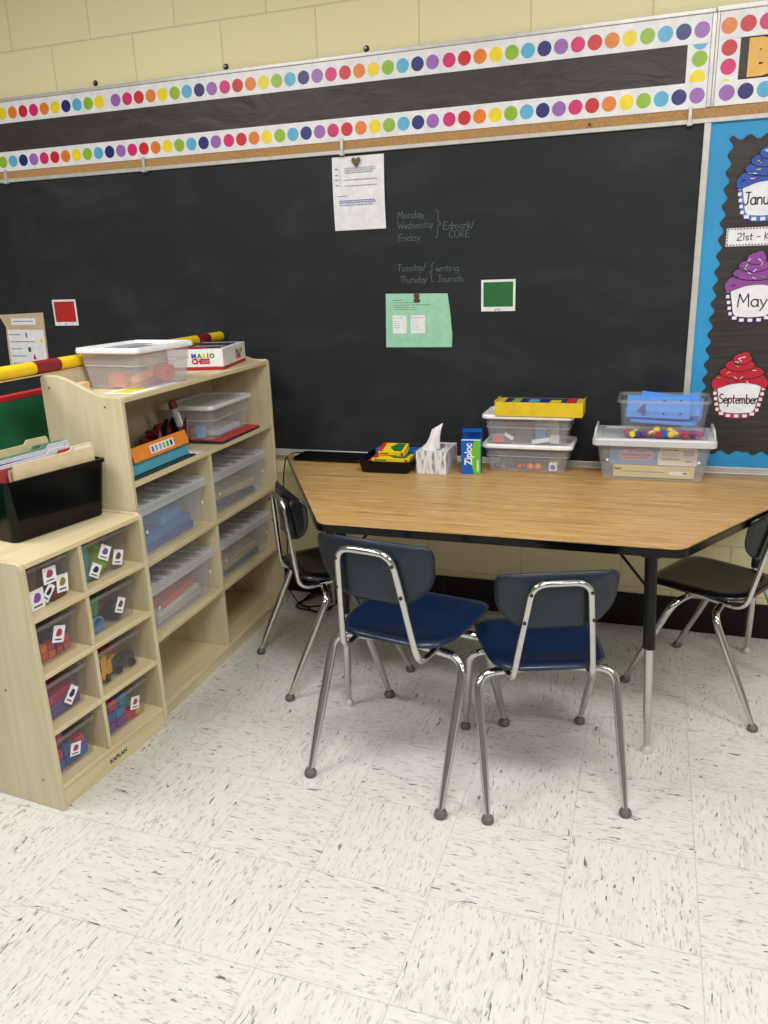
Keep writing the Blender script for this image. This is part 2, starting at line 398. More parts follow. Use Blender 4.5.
def scribble(body, x, z, h, th, y, m, mb, width=None, jitter=0.0, slant=0.05):
    """adds the written word to mb as flat ribbons at depth y, baseline z; width scales the whole word"""
    tot = sum(G[c][0] for c in body); sx = (width/tot) if width else h
    pen = 0
    for c in body:
        w, strokes = G[c]
        for st in strokes:
            pts = [(x+(pen+a)*sx+b*h*slant+random.uniform(-jitter, jitter), z+b*h+random.uniform(-jitter, jitter)) for a, b in st]
            for (a, b) in zip(pts[:-1], pts[1:]):
                dx, dz = b[0]-a[0], b[1]-a[1]; L = math.hypot(dx, dz) or 1e-6
                nx, nz = -dz/L*th/2, dx/L*th/2; ex, ez = dx/L*th*.3, dz/L*th*.3
                mb.add([(a[0]-ex+nx, y, a[1]-ez+nz), (a[0]-ex-nx, y, a[1]-ez-nz), (b[0]+ex-nx, y, b[1]+ez-nz), (b[0]+ex+nx, y, b[1]+ez+nz)], [(0, 1, 2, 3)], m)
        pen += w
    return mb

# ============================================================ STRUCTURE
struct('floor', MB().box(-3.2, 5.2, -6.2, 0.0, -0.05, 0.0, m_floor))
struct('wall_back', MB().box(-3.2, 5.2, 0.0, 0.12, 0.0, CEIL, m_wall))
struct('wall_left', MB().box(-3.32, -3.2, -6.2, 0.12, 0.0, CEIL, m_plain))
struct('wall_right', MB().box(5.2, 5.32, -6.2, 0.12, 0.0, CEIL, m_plain))
struct('wall_front', MB().box(-3.32, 5.32, -6.32, -6.2, 0.0, CEIL, m_plain))
struct('ceiling', MB().box(-3.32, 5.32, -6.32, 0.12, CEIL, CEIL+0.05, m_ceil))
bb = MB(); x = -3.2; xs = [-3.2]+[0.54+0.406*k for k in range(-9, 12)]+[5.2]
for a, b in zip(xs[:-1], xs[1:]): bb.box(a+0.0015, b-0.0015, -0.012, 0.0, 0.0, 0.142, m_base)
bb.box(-3.2, 5.2, -0.009, 0.0, 0.0, 0.140, C_("base_joint", 70, 58, 50, .6))
struct('baseboard_back', bb, bevel=0.002)

# ============================================================ CHALKBOARD
BX0, BX1 = -2.6, 1.462
t = thing('chalkboard', 'wide black chalkboard on the yellow block wall with chalk writing', 'chalkboard', (0, 0, 0))
MB().box(BX0, BX1, -0.012, 0.0, 0.687, 1.882, m_board).build('writing_surface', t)
MB().box(BX0, 2.6, -0.016, 0.0, 1.893, 1.926, m_cork).build('cork_rail', t)
part_label(MB().box(BX0, 2.6, -0.022, 0.0, 1.878, 1.893, m_alu).build('metal_trim', t, bevel=0.002), 'pale metal strip under the cork')
part_label(MB().box(BX1, 1.484, -0.02, 0.0, 0.687, 1.878, m_alu).build('metal_trim', t, bevel=0.002), 'pale upright metal strip at the right end')
tr = MB().box(BX0, 2.6, -0.028, 0.0, 0.661, 0.671, m_alu).box(BX0, 2.6, -0.016, 0.0, 0.671, 0.690, m_alu)
tr.build('chalk_tray', t, bevel=0.002)
for hx in (-1.486, -0.753, 0.149, 1.414):
    MB().box(hx-0.006, hx+0.006, -0.03, -0.016, 1.874, 1.932, m_alu).box(hx-0.009, hx+0.009, -0.036, -0.016, 1.872, 1.884, m_alu).build('map_hook', t, bevel=0.0015)
MB().lathe((0, 0, 0), [(0.0, 0.012), (0.004, 0.012), (0.004, 0.0), (0.0, 0.0)], m_screw, 10).xf(Matrix.Translation((1.083, -0.016, 1.906)) @ Matrix.Rotation(PI/2, 4, 'X')).build('pin', t)
wr = MB(); yb = -0.0126; ct = 0.0019
def cw(b_, x_, z_, w_, h_=0.026): scribble(b_, x_, z_, h_, ct, yb, m_chalk, wr, width=w_, jitter=0.0006)
cw('Monday', .363, 1.630, .112); cw('Wednesday', .364, 1.592, .145); cw('Friday', .364, 1.546, .092)
cw('}', .512, 1.585, .03, .048); cw('Edmark/', .546, 1.583, .125); cw('CORE', .570, 1.551, .082)
wr.build('chalk_writing', t); wr = MB()
cw('Tuesday/', .358, 1.434, .118); cw('Thursday', .367, 1.388, .112); cw('{', .486, 1.412, .03, .034)
cw('writing', .516, 1.428, .094); cw('Journals', .520, 1.388, .108)
wr.build('chalk_writing', t)

# ============================================================ HEADER BOARDS
SEQ = 'PROYGBNV'
def strip(mb, x0, x1, z0, z1, y):
    mb.box(x0, x1, y, y+0.001, z0, z1, m_white)
t = thing('display_strip', 'long narrow black paper display strip edged with rainbow dot borders above the chalkboard', 'bulletin board')
MB().box(BX0, 1.466, -0.014, 0.0, 1.926, 2.205, C_('tack_panel', 206, 204, 198, .6)).build('backing_panel', t)
fr = MB().box(BX0, 1.470, -0.024, 0.0, 2.205, 2.219, m_alu).box(1.462, 1.4755, -0.022, 0.0, 1.926, 2.205, m_alu)
fr.build('frame', t, bevel=0.002)
pb = MB()
for a, b in ((BX0, -0.975), (-0.980, 0.174), (0.1735, 1.391)): pb.box(a, b, -0.0165-(.0006 if a == -0.980 else 0), -0.014, 1.995, 2.13, m_bpaper)
pb.build('black_paper', t)
yd = -0.0196
def dots_row(mb, zs, lst, y=yd, r=0.0243):
    for xx, ch in lst: mb.disc(xx, zs, r, y, DOT[ch])
row1 = []; row2 = []
for k in range(16):
    xx = 0.578+0.05695*k
    if xx < 1.45: row1.append((xx, SEQ[k % 8])); row2.append((xx-.001, SEQ[k % 8]))
for k in range(16):
    xx = 0.516-0.0571*k; row1.append((xx, SEQ[7-k % 8])); row2.append((xx-.002, SEQ[7-k % 8]))
for k in range(9): row1.append((-0.400-0.0573*k, SEQ[7-k % 8]))
row1.append((-0.942, 'Y'))
for k, ch in enumerate('GBNYOPROYGBNVPROYGBNV'): row1.append((-0.997-0.0574*k, ch))
for k in range(38): row2.append((-0.402-0.0575*k, SEQ[7-k % 8]))
b1 = MB()
for a, b in ((BX0, -0.9295), (-0.929, -0.3702), (-0.3698, 0.5468), (0.5472, 1.461)): b1.box(a, b, -0.0192, -0.0182, 2.120, 2.204, m_white)
dots_row(b1, 2.1595, [q for q in row1 if q[0] > BX0+.03])
part_label(b1.build('dotted_border', t), 'upper white border strip with rainbow dots')
b2 = MB()
for a, b in ((BX0, -0.3702), (-0.3698, 0.5468), (0.5472, 1.461)): b2.box(a, b, -0.0192, -0.0182, 1.925, 2.005, m_white)
dots_row(b2, 1.9645, [q for q in row2 if q[0] > BX0+.03])
part_label(b2.build('dotted_border', t), 'lower white border strip with rainbow dots')
b3 = MB().box(1.391, 1.461, -0.0180, -0.0172, 2.0, 2.125, m_white)
b3.disc(1.430, 2.126, .0243, -.01815, DOT['B'], zhi=2.119); b3.disc(1.431, 2.075, .0243, -.01815, DOT['G']); b3.disc(1.428, 2.018, .0243, -.01815, DOT['Y'], zlo=2.006)
part_label(b3.build('dotted_border', t), 'short upright dotted border at the right end')
t = thing('display_strip', 'right-hand display strip edged in rainbow dots that starts with a yellow letter B', 'bulletin board')
MB().box(1.478, 2.6, -0.014, 0.0, 1.926, 2.205, C_('tack_panel', 206, 204, 198, .6)).build('backing_panel', t)
MB().box(1.474, 2.6, -0.024, 0.0, 2.205, 2.222, m_alu).box(1.4762, 1.4845, -0.022, 0.0, 1.926, 2.205, m_alu).build('frame', t, bevel=0.002)
MB().box(1.553, 2.6, -0.0165, -0.014, 1.995, 2.13, m_bpaper).build('black_paper', t)
b1 = MB().box(1.486, 2.6, -0.0192, -0.0182, 2.124, 2.204, m_white); dots_row(b1, 2.162, [(1.514+0.0572*k, 'ORPVNBGYORPVNBGYORP'[k]) for k in range(19)]); b1.build('dotted_border', t)
b1 = MB().box(1.486, 2.6, -0.0192, -0.0182, 1.927, 2.000, m_white); dots_row(b1, 1.9645, [(1.523+0.0578*k, 'VNBGYORPVNBGYORPVNB'[k]) for k in range(18)]); b1.build('dotted_border', t)
b1 = MB().box(1.486, 1.553, -0.0180, -0.0172, 1.99, 2.13, m_white); b1.disc(1.520, 2.098, .0243, -.01815, DOT['R']); b1.disc(1.521, 2.042, .0243, -.01815, DOT['P']); b1.disc(1.517, 1.985, .022, -.01815, DOT['Y'], zlo=1.9995); b1.build('dotted_border', t)
o = text('B', 0.135, C_('gold_letter', 238, 186, 92, .5), None, (1.580, -0.0195, 2.016), bold=0.011, sx=0.95, extrude=0.0012, name='letter_cutout')
tag(o, 'large golden yellow paper letter B on the black strip at upper right', 'letter')

# ============================================================ CALENDAR BULLETIN BOARD
t = thing('bulletin_board', 'blue papered bulletin board with scalloped dark inner panel and birthday cupcakes', 'bulletin board')
MB().box(1.4845, 2.6, -0.010, -0.0005, 0.691, 1.878, C_('blue_paper', 44, 150, 204, .55, nscale=5)).build('blue_paper', t)
pts = []; x0, x1, z0, z1 = 1.552, 2.56, 0.745, 1.826; A_ = 0.0075
def wav(n): return [k/n for k in range(n)]
nL = 20; nT = 18
for s_ in wav(nL*16): pts.append((x0-A_*math.cos(2*PI*nL*s_)-.03*s_*0, z0+(z1-z0)*s_))
for s_ in wav(nT*16): pts.append((x0+(x1-x0)*s_, z1+A_*math.cos(2*PI*nT*s_)))
for s_ in wav(nL*16): pts.append((x1+A_*math.cos(2*PI*nL*s_), z1-(z1-z0)*s_))
for s_ in wav(nT*16): pts.append((x1-(x1-x0)*s_, z0-A_*math.cos(2*PI*nT*s_)))
pts = [(a-0.028*(z1-b)/(z1-z0)*(1 if a < 1.7 else 0), b) for a, b in pts]
q = NT('wood_print_paper'); n1 = q.n('ShaderNodeTexNoise'); n1.inputs['Scale'].default_value = 1; n1.inputs['Detail'].default_value = 5
q.l(q.coords(scale=(6, 4, 90)), n1.inputs['Vector']); q.l(q.ramp(n1.outputs[0], [(.35, srgb(40, 36, 35)), (.6, srgb(56, 50, 47)), (.75, srgb(72, 62, 54))]), q.b.inputs['Base Color']); q.b.inputs['Roughness'].default_value = .5
MB().prism(pts, -0.0118, -0.0100, q.m, 'y').build('scalloped_panel', t)

def cupcake(cx, cz, label, dark, frost, stripe, word, wx, wz, ww, wh):
    t = thing('cupcake_cutout', label, 'paper decoration', (cx, -0.0122, cz)); K = C_('outline_black', 20, 18, 24, .6)
    # wrapper
    cup = rpoly([(-.090, .012), (-.066, -.098), (-.03, -.116), (.03, -.116), (.066, -.098), (.090, .012)], .012, 3)
    grow = lambda P, g: [(a*(1+g), b*(1+g)+.0) for a, b in P]
    MB().prism(grow(cup, .045), -0.0010, 0, dark, 'y').prism(cup, -0.0016, -0.0010, stripe, 'y').build('wrapper', t)
    sq = MB(); path = [(-.082, -.006), (-.0795, -.026), (-.0755, -.046), (-.0715, -.066), (-.067, -.085), (-.052, -.1), (-.028, -.1075), (0, -.1085), (.028, -.1075), (.052, -.1), (.067, -.085), (.0715, -.066), (.0755, -.046), (.0795, -.026), (.082, -.006)]
    for i, (a, b) in enumerate(path):
        if i % 1 == 0:
            w_ = .0055; hh = .0055
            if 5 <= i <= 9: w_ = .0075
            sq.box(a-w_, a+w_, -.0021, -.0016, b-hh, b+hh, m_white)
    sq.build('wrapper_check', t)
    pan = rpoly([(-.0755, .012), (-.056, -.094), (0, -.099), (.056, -.094), (.0755, .012)], .016, 4)
    MB().prism(pan, -0.0027, -0.0021, m_paper, 'y').build('name_panel', t)
    # frosting: three swirled tiers, each outlined
    def tier(mb, P, y0, m, g=1.0): mb.prism([(a, b) for a, b in P], y0-.0006, y0, m, 'y')
    def blob(cx_, cz_, rx, rz, n=28, wob=.0, ph=0): return [(cx_+rx*(1+wob*math.sin(3*a+ph))*math.cos(a), cz_+rz*math.sin(a)) for a in [2*PI*k/n for k in range(n)]]
    fb = MB(); lay = -.0030
    base_o = rpoly([(-.097, .018), (-.078, .043), (.078, .048), (.098, .02), (.094, -.012), (.062, .006), (.02, .014), (-.03, .008), (-.07, -.008), (-.093, -.012)], .012, 4)
    base_i = [(a*.965, (b-.016)*.9+.016) for a, b in base_o]
    for i, (P, Q) in enumerate(((base_o, base_i), (blob(.004, .052, .077, .027, ph=1), blob(.004, .052, .073, .0235, ph=1)), (blob(-.004, .077, .052, .024), blob(-.004, .077, .0485, .021)), (blob(.002, .100, .033, .022), blob(.002, .100, .030, .019)))):
        tier(fb, P, lay-.0012*i, K); tier(fb, Q, lay-.0012*i-.0006, frost)
    tier(fb, blob(.012, .116, .013, .008), lay-.0052, frost)
    fb.build('frosting', t)
    sp_ = MB(); cols = [m_white, K, DOT['Y'], m_white, DOT['G'], m_white, K, DOT['R'], m_white]
    rnd = random.Random(int(cz*100))
    for i in range(26):
        a = rnd.uniform(-.082, .082); b = rnd.uniform(.012, .112)
        if abs(a) > .092-(b-.01)*.75: continue
        an = rnd.uniform(-.9, 1.2); L = .0065; w_ = .0013; dx, dz = math.cos(an)*L, math.sin(an)*L; nx, nz = -math.sin(an)*w_, math.cos(an)*w_
        sp_.add([(a-dx+nx, -.0086, b-dz+nz), (a-dx-nx, -.0086, b-dz-nz), (a+dx-nx, -.0086, b+dz-nz), (a+dx+nx, -.0086, b+dz+nz)], [(0, 1, 2, 3)], cols[i % 9])
    sp_.build('sprinkles', t)
    wd = MB(); scribble(word, wx, wz, wh, .0042, -.0032, dark, wd, width=ww, slant=0.0); wd.build('lettering', t)
cupcake(1.672, 1.673, 'blue frosted paper cupcake reading January, uppermost on the scalloped panel', C_('cup_navy', 32, 44, 84, .6), C_('cup_blue', 42, 84, 176, .5), C_('cup_bluestripe', 74, 118, 196, .6), 'January', -.066, -.062, .135, .040)
cupcake(1.664, 1.335, 'purple frosted paper cupcake reading May in the middle of the scalloped panel', C_('cup_indigo', 44, 34, 78, .6), C_('cup_purple', 142, 70, 152, .5), C_('cup_indigostripe', 48, 38, 88, .6), 'May', -.048, -.062, .100, .044)
cupcake(1.650, 0.992, 'red frosted paper cupcake reading September, lowest on the scalloped panel', C_('cup_maroon', 96, 28, 50, .6), C_('cup_red', 190, 26, 52, .5), C_('cup_redstripe', 158, 58, 84, .6), 'September', -.064, -.062, .130, .034)
t = thing('name_strip', 'white paper strip with dashed edge reading 21st between January and May cupcakes', 'sign', (1.562, -0.012, 1.478))
MB().box(0, .24, -.001, 0, 0, .060, m_paper).build('card', t)
bd = MB()
for k in range(24): bd.box(.003+k*.01, .0085+k*.01, -.0014, -.001, .0545, .058, m_ink); bd.box(.003+k*.01, .0085+k*.01, -.0014, -.001, .002, .0055, m_ink)
for k in range(5): bd.box(.002, .0055, -.0014, -.001, .006+k*.01, .0115+k*.01, m_ink)
bd.build('dashed_edge', t)
wd = MB(); scribble('21st - Ki', .034, .019, .024, .0028, -.0015, C_('brown_ink', 70, 40, 36, .6), wd, width=.112, slant=0); wd.build('lettering', t)

# ============================================================ PAPERS ON THE CHALKBOARD
def lines(mb, x0, x1, z, n, dz, m, y, th=.0022, rag=.25, seg=0.02):
    for k in range(n):
        a = x0
        while a < x1*(1)-(random.random()*rag*(x1-x0) if random.random() < .5 else 0):
            b = min(a+random.uniform(.5, 1.2)*seg, x1); mb.box(a, b-.002, y-.0003, y, z-k*dz-th/2, z-k*dz+th/2, m); a = b
def sheet(pts, m, curl=0.0):
    mb = MB(); return mb
t = thing('paper_sheet', 'white printed paper sheet hanging under the cork rail', 'paper', (.209, -.0125, 1.733))
q = MB(); n = 8
for k in range(n):
    a0 = -.1355+.271*k/n; a1 = -.1355+.271*(k+1)/n; y0 = -.001-.006*math.sin(PI*k/n); y1 = -.001-.006*math.sin(PI*(k+1)/n)
    q.add([(-.108, y0, a0), (.107, y0, a0), (.107, y1, a1), (-.108, y1, a1)], [(0, 1, 2, 3)], m_paper)
q.build('sheet', t, solid=0.0006)
q = MB(); yy = -.0088
q.box(-.075, -.0738, yy, yy+.0003, 0.025, .095, m_ink2)
lines(q, -.055, .075, .092, 3, .008, m_ink2, yy); lines(q, -.055, .08, .05, 1, .01, m_ink2, yy); lines(q, -.055, .08, .028, 1, .01, m_ink2, yy)
for z_ in (.09, .068, .05, .03): q.box(-.095, -.083, yy, yy+.0003, z_, z_+.004, m_ink2)
lines(q, -.088, -.045, -.008, 1, .01, m_ink2, yy); lines(q, -.082, .072, -.026, 2, .007, C_('blue_ink', 110, 122, 180, .7), yy, .003); lines(q, -.082, .06, -.042, 1, .01, C_('blue_ink', 110, 122, 180, .7), yy)
q.build('print', t)
o = MB().prism([(0, -.020), (.012, -.006), (.019, .006), (.016, .014), (.008, .016), (0, .009), (-.008, .016), (-.016, .014), (-.019, .006), (-.012, -.006)], -.006, 0, C_('bronze_magnet', 104, 86, 66, .4, metal=.5), 'y').build('heart_magnet', bevel=.002)
place(o, (.205, -.0215, 1.846)); tag(o, 'bronze heart shaped magnet on the white printed sheet', 'magnet')
t = thing('mint_paper', 'mint green paper with two small white cards, under the chalk timetable', 'paper', (.435, -.0125, 1.243))
pl = [(-.133, -.107), (.144, -.107), (.146, -.06), (.138, .03), (.128, .1015), (-.128, .1055)]
MB().prism(pl, -.003, 0, C_('mint_paper', 158, 212, 182, .7), 'y').build('sheet', t)
q = MB().box(-.102, -.043, -.0042, -.003, -.052, .019, m_paper).box(-.025, .034, -.0042, -.003, -.052, .019, m_paper); q.build('card', t)
q = MB(); lines(q, -.10, -.055, .079, 1, .01, m_ink, -.0031, .0016); lines(q, -.095, .03, .069, 1, .009, m_ink, -.0031, .0016); lines(q, -.095, .06, .060, 1, .009, m_ink, -.0031, .0016); lines(q, -.095, .0, .051, 2, .009, m_ink, -.0031, .0014)
lines(q, -.098, -.050, .010, 1, .01, C_('rose_ink', 190, 120, 130, .7), -.0043, .002); lines(q, -.096, -.07, -.003, 4, .008, m_ink2, -.0043, .0015)
lines(q, -.021, .030, .010, 1, .01, C_('rose_ink', 190, 120, 130, .7), -.0043, .002); lines(q, -.019, .006, -.003, 5, .008, m_ink2, -.0043, .0015)
q.build('print', t)
q = MB().lathe((0, 0, 0), [(0, .006), (.009, .006), (.012, .003), (.012, 0), (0, 0)], C_('bronze_magnet', 104, 86, 66, .4, metal=.5), 14).xf(Matrix.Rotation(PI/2, 4, 'X'))
q.lathe((0, 0, 0), [(0, .004), (.011, .004), (.014, .0), (0, 0)], C_('bronze_magnet', 104, 86, 66, .4, metal=.5), 14).v
for i in range(14*4, len(q.v)):
    a = q.v[i]; q.v[i] = (a[0]*1.1, -a[2], a[1]*.6-.018)
o = q.build('figure_magnet'); place(o, (.437, -.0155, 1.338)); tag(o, 'small dark bronze magnet at the top of the mint green paper', 'magnet')
def card(x, z, m, lab, txt, tiltz=0):
    t = thing('colour_card', lab, 'card', (x, -.0125, z)); t.rotation_euler = (0, tiltz, 0)
    MB().box(-.0665, .0665, -.002, 0, -.059, .0595, m_white).build('card', t, bevel=.0006)
    MB().box(-.0575, .0575, -.0026, -.002, -.042, .0505, m).build('colour_patch', t)
    text(txt, .010, m_ink, t, (-.012, -.0024, -.0545))
card(.764, 1.3315, m_green, 'white bordered solid green square card on the chalkboard', 'green')
card(-1.279, 1.300, m_red, 'white bordered solid red square card at the left of the chalkboard', 'red')
t = thing('rules_poster', 'paper list of rules with kraft brown heading at the far left of the chalkboard', 'poster', (-1.54, -.0125, 1.178))
pl = [(-.112, -.125), (.122, -.125), (.126, -.03), (.133, .125), (-.132, .118), (-.10, .06), (-.108, -.03)]
MB().prism(pl, -.003, 0, C_('kraft_paper', 204, 178, 148, .7), 'y').build('backing', t)
MB().prism([(-.099, -.118), (.115, -.118), (.120, .045), (-.093, .048)], -.0038, -.003, m_paper, 'y').box(-.062, .082, -.0038, -.003, .070, .100, m_paper).build('list_sheet', t)
q = MB()
for k, (w_, c_) in enumerate(((.07, 0), (.15, 1), (.07, 0), (.085, 0), (.17, 1))):
    z_ = .024-k*.034; lines(q, -.088, -.088+w_, z_, 1, .01, m_ink, -.0039, .0035, rag=0)
lines(q, -.088, -.02, -.130+.012, 1, .01, m_ink, -.0039, .0035, rag=0); lines(q, -.05, .07, .086, 1, .01, m_ink2, -.0039, .006, rag=0)
lines(q, -.04, .04, .056, 1, .01, m_ink2, -.0039, .002, rag=0)
q.build('print', t)
q = MB(); q.box(.010, .022, -.0043, -.0038, .010, .034, C_('rose_ink', 190, 120, 130, .7)); q.disc(.100, -.006, .009, -.0043, DOT['Y']); q.box(.015, .030, -.0043, -.0038, -.058, -.036, m_ink); q.prism([(.035, -.094), (.056, -.094), (.046, -.068)], -.0043, -.0038, m_redink, 'y')
q.build('icons', t)
for k, xx in enumerate((-.961, -.338, .256)):
    o = MB().lathe((0, 0, 0), [(0, .008), (.008, .007), (.011, .003), (.012, 0), (0, 0)], m_screw, 12).lathe((.001, .0, .008), [(0, .006), (.003, .006), (.004, 0), (0, 0)], m_dullchrome, 8).xf(Matrix.Rotation(PI/2, 4, 'X')).build('wall_anchor')
    place(o, (xx, 0.0, 2.2345+.002*(k == 0))); tag(o, ['leftmost small round metal anchor in the wall above the display strip', 'middle small round metal anchor in the wall above the display strip', 'rightmost small round metal anchor in the wall above the display strip'][k], 'wall anchor', 'wall anchors')

# ============================================================ TABLE
TZ = 0.68
t = thing('activity_table', 'trapezoid classroom table with oak laminate top, black edge and chrome legs', 'table', (0, 0, 0))
tp = rpoly([(.368, -.966), (1.458, -.966), (1.985, -.07), (-.160, -.07)], [.03, .03, .03, .03], 5)
def scale_poly(P, g):
    cx = sum(a for a, b in P)/len(P); cy_ = sum(b for a, b in P)/len(P)
    return [(a+(g if a < cx else -g), b+(g if b < cy_ else -g)) for a, b in P]
MB().prism(scale_poly(tp, .003), TZ-.004, TZ, m_oak).build('tabletop', t)
ed = MB(); ed.prism(tp, TZ-.029, TZ-.0038, m_black); ed.build('edge_band', t, bevel=.002)
ap = rpoly([(.44, -.90), (1.385, -.90), (1.86, -.12), (-.04, -.12)], .04, 4)
MB().prism(ap, TZ-.036, TZ-.029, C_('underside_board', 120, 96, 66, .8)).build('underside', t)
for (lx, ly, dx) in ((1.402, -.918, -.026), (.421, -.902, 0), (1.754, -.150, 0), (.06, -.150, 0)):
    def lean(mb, lx=lx, dx=dx): mb.v = [(a+dx*c/.64, b, c) for a, b, c in mb.v]; return mb
    lg = lean(MB().cyl((lx, ly), .0175, .350, TZ-.036, m_blackp, 18)).build('leg', t)
    part_label(lean(MB().lathe((lx, ly, 0), [(.0001, .022), (.0085, .022), (.0108, .08), (.0132, .14), (.0132, .351), (.0001, .351)], m_chrome, 16)).build('leg_insert', lg), 'polished chrome lower tube')
    MB().lathe((lx, ly, 0), [(0, .024), (.008, .024), (.014, .014), (.018, .006), (.0175, 0), (0, 0)], m_alu, 16).build('glide', lg)
    sx_ = -1 if lx > .9 else 1
    MB().tube([(lx+dx*.88, ly, .530), (lx+dx*.9+sx_*.10, ly+(.03 if ly < -.5 else -.03), TZ-.037)], .0045, m_blackp, 8).build('brace', t)
    MB().box(lx+dx-.025, lx+dx+.025, ly-.025, ly+.025, TZ-.040, TZ-.036, m_blackp).build('mounting_plate', t)

# ============================================================ CHAIRS
def chair(name, label, loc, rz, s, mseat, mback, vt, vb, fwid):
    t = thing(name, label, 'chair', loc, rz, None)
    def X(mb): mb.v = [(a*s, b*s, c*s) for a, b, c in mb.v]; return mb
    # seat
    out = rpoly([(.186, .222), (-.186, .222), (-.192, .03), (-.164, -.163), (.164, -.163), (.192, .03)], [.065, .065, .16, .15, .15, .16], 6)
    n = len(out); rings = []; K = 9
    def zs(x, y, f):
        z = .458 - .010*(1-f*f) - .013*max(0, (f-.80)/.20)**2
        z -= .004*max(0, (y-.10)/.11)**2
        z += .006*max(0, (-y-.06)/.12)
        return z
    cx, cy_ = 0, .01
    for k in range(K, 0, -1):
        f = (k/K)**.8; rings.append([(cx+(a-cx)*f, cy_+(b-cy_)*f, zs(cx+(a-cx)*f, cy_+(b-cy_)*f, f)) for a, b in out])
    X(MB().loft(rings, mseat, cap0=False, cap1=True, smooth=True)).build('seat', t, solid=.007*s)
    # backrest
    bo = rpoly([(.176, .172), (-.176, .172), (-.172, .06), (-.110, .0), (.110, .0), (.172, .06)], [.035, .035, .07, .07, .07, .07], 5)
    rings = []
    for k in range(7, 0, -1):
        f = k/7; R_ = []
        for a, b in bo:
            x_ = a*f; w_ = .086+(b-.086)*f
            v_ = vt+(vb-vt)*.20+.012 + 1.6*x_*x_ + (vt-vb)/.34*(w_-.086)
            R_.append((x_, v_, .590+w_))
        rings.append(R_)
    X(MB().loft(rings, mback, cap0=False, cap1=True, smooth=True)).build('backrest', t, solid=-.007*s)
    # back loop with seat rails
    pts_ = []
    loop = [(.135, .15, .428), (.120, vb+.004, .402), (.080, vt, .743), (-.080, vt, .743), (-.120, vb+.004, .402), (-.135, .15, .428)]
    pth = fillet(loop, [.05, .045, .045, .05], 6)
    X(MB().tube(pth, .0098, m_chrome, 12)).build('back_frame', t)
    for sx_ in (-1, 1):
        for zz, xx, yy in ((.712, .0845, vt+(vb-vt)*.09), (.620, .0985, vt+(vb-vt)*.36)):
            b = MB().lathe((0, 0, 0), [(0, .004), (.005, .003), (.0055, 0), (0, 0)], m_screw, 8).xf(Matrix.Translation((sx_*xx, yy-.0085, zz)) @ Matrix.Rotation(PI/2, 4, 'X'))
            X(b).build('rivet', t)
    # legs: each half of a bent cross tube
    for fy in (-1, 1):
        for sx_ in (-1, 1):
            p0 = [(0, fy*.050, .402), (sx_*.212, fy*.075, .396), (sx_*fwid, fy*.250, .022)]
            pp = fillet(p0, .055, 7); L = [0]
            for a, b in zip(pp[:-1], pp[1:]): L.append(L[-1]+(b-a).length)
            T_ = L[-1]; pp2 = []; rr = []
            for a, l_ in zip(pp, L): pp2.append(a); rr.append(.0132)
            a, b = pp[-2], pp[-1]
            pp2 = pp[:-1]+[a.lerp(b, .45), a.lerp(b, .72), b]; rr = [.0132]*(len(pp)-1)+[.0132, .0122, .0085]
            lg = X(MB().tube(pp2, rr, m_chrome, 12)).build('leg', t)
            c = (sx_*fwid, fy*.252)
            X(MB().lathe((c[0], c[1], 0), [(0, .026), (.0095, .026), (.011, .022), (.0165, .018), (.019, .010), (.0185, .004), (.016, 0), (0, 0)], m_glide, 16)).build('foot_cap', lg)
    X(MB().box(-.045, .045, -.065, .065, .423, .428, m_dullchrome).box(-.13, .13, -.03, .03, .428, .432, m_dullchrome)).build('seat_bracket', t, bevel=.001)
    q = X(MB().cyl((0, 0), .006, .0, .03, m_screw, 8)); q.v = []; q.f = []; q.m = []; q.sm = []
    return t
chair('school_chair', 'largest navy chair, back to the viewer, at the left of the table front', (.705, -1.097, 0), -math.atan2(.172, .985), 1.0, m_navy, m_navyb, -.247, -.180, .213)
chair('school_chair', 'smaller navy chair, back to the viewer, beside the front right table leg', (1.096, -1.088, 0), math.atan2(.345, .939), .91, m_navy, m_navyb, -.222, -.155, .206)
chair('school_chair', 'shade-darkened navy shell chair between the tall shelf and the slanting left table edge', (.250, -.623, 0), -math.atan2(.747, .665), .93, m_navyshade, m_navyshade, -.188, -.162, .213)
chair('school_chair', 'shade-darkened navy shell chair facing left, pushed under the slanting right table edge', (1.612, -.4355, 0), math.atan2(.875, .48), .895, m_navyshade, m_navyshade, -.212, -.150, .210)

# ============================================================ SHELF UNITS (local: y along the front, x=0 front plane, back at -depth)
def side_panel(dep, hb, hf, y0, y1, m, parent, curve=True):
    if curve:
        prof = [(-dep, 0), (0, 0), (0, hf-.012), (-.004, hf-.003), (-.013, hf)]
        for k in range(13):
            t_ = k/12; x_ = -.045-(dep-.085)*t_; prof.append((x_, hf+(hb-hf)*(3*t_*t_-2*t_**3)))
        prof += [(-dep+.008, hb), (-dep, hb-.008)]
    else: prof = [(-dep, 0), (0, 0), (0, hf-.018), (-.006, hf-.005), (-.018, hf), (-dep+.01, hf), (-dep, hf-.01)]
    return MB().loft([[(a, y0, b) for a, b in prof], [(a, y1, b) for a, b in prof]], m).build('side_panel', parent, bevel=.003)
B0 = Vector((-.150, -1.175)); Bd = Vector((-.018, 1.023)); BL = Bd.length; BRZ = math.atan2(-Bd.x, Bd.y)
big = thing('storage_shelf', 'tall maple shelf unit with six cubbies and an open upper shelf', 'shelf', (B0.x, B0.y, 0), BRZ)
BDEP, BHF, BHB = .282, 1.103, 1.166; TH = .018
side_panel(BDEP, BHB, BHF, 0, TH, m_maple, big); side_panel(BDEP, BHB, BHF, BL-TH, BL, m_maple, big)
MB().box(-BDEP, -BDEP+.012, TH, BL-TH, .03, BHB, m_maple).build('back_panel', big)
BZ = [.834, .563, .294, .052]
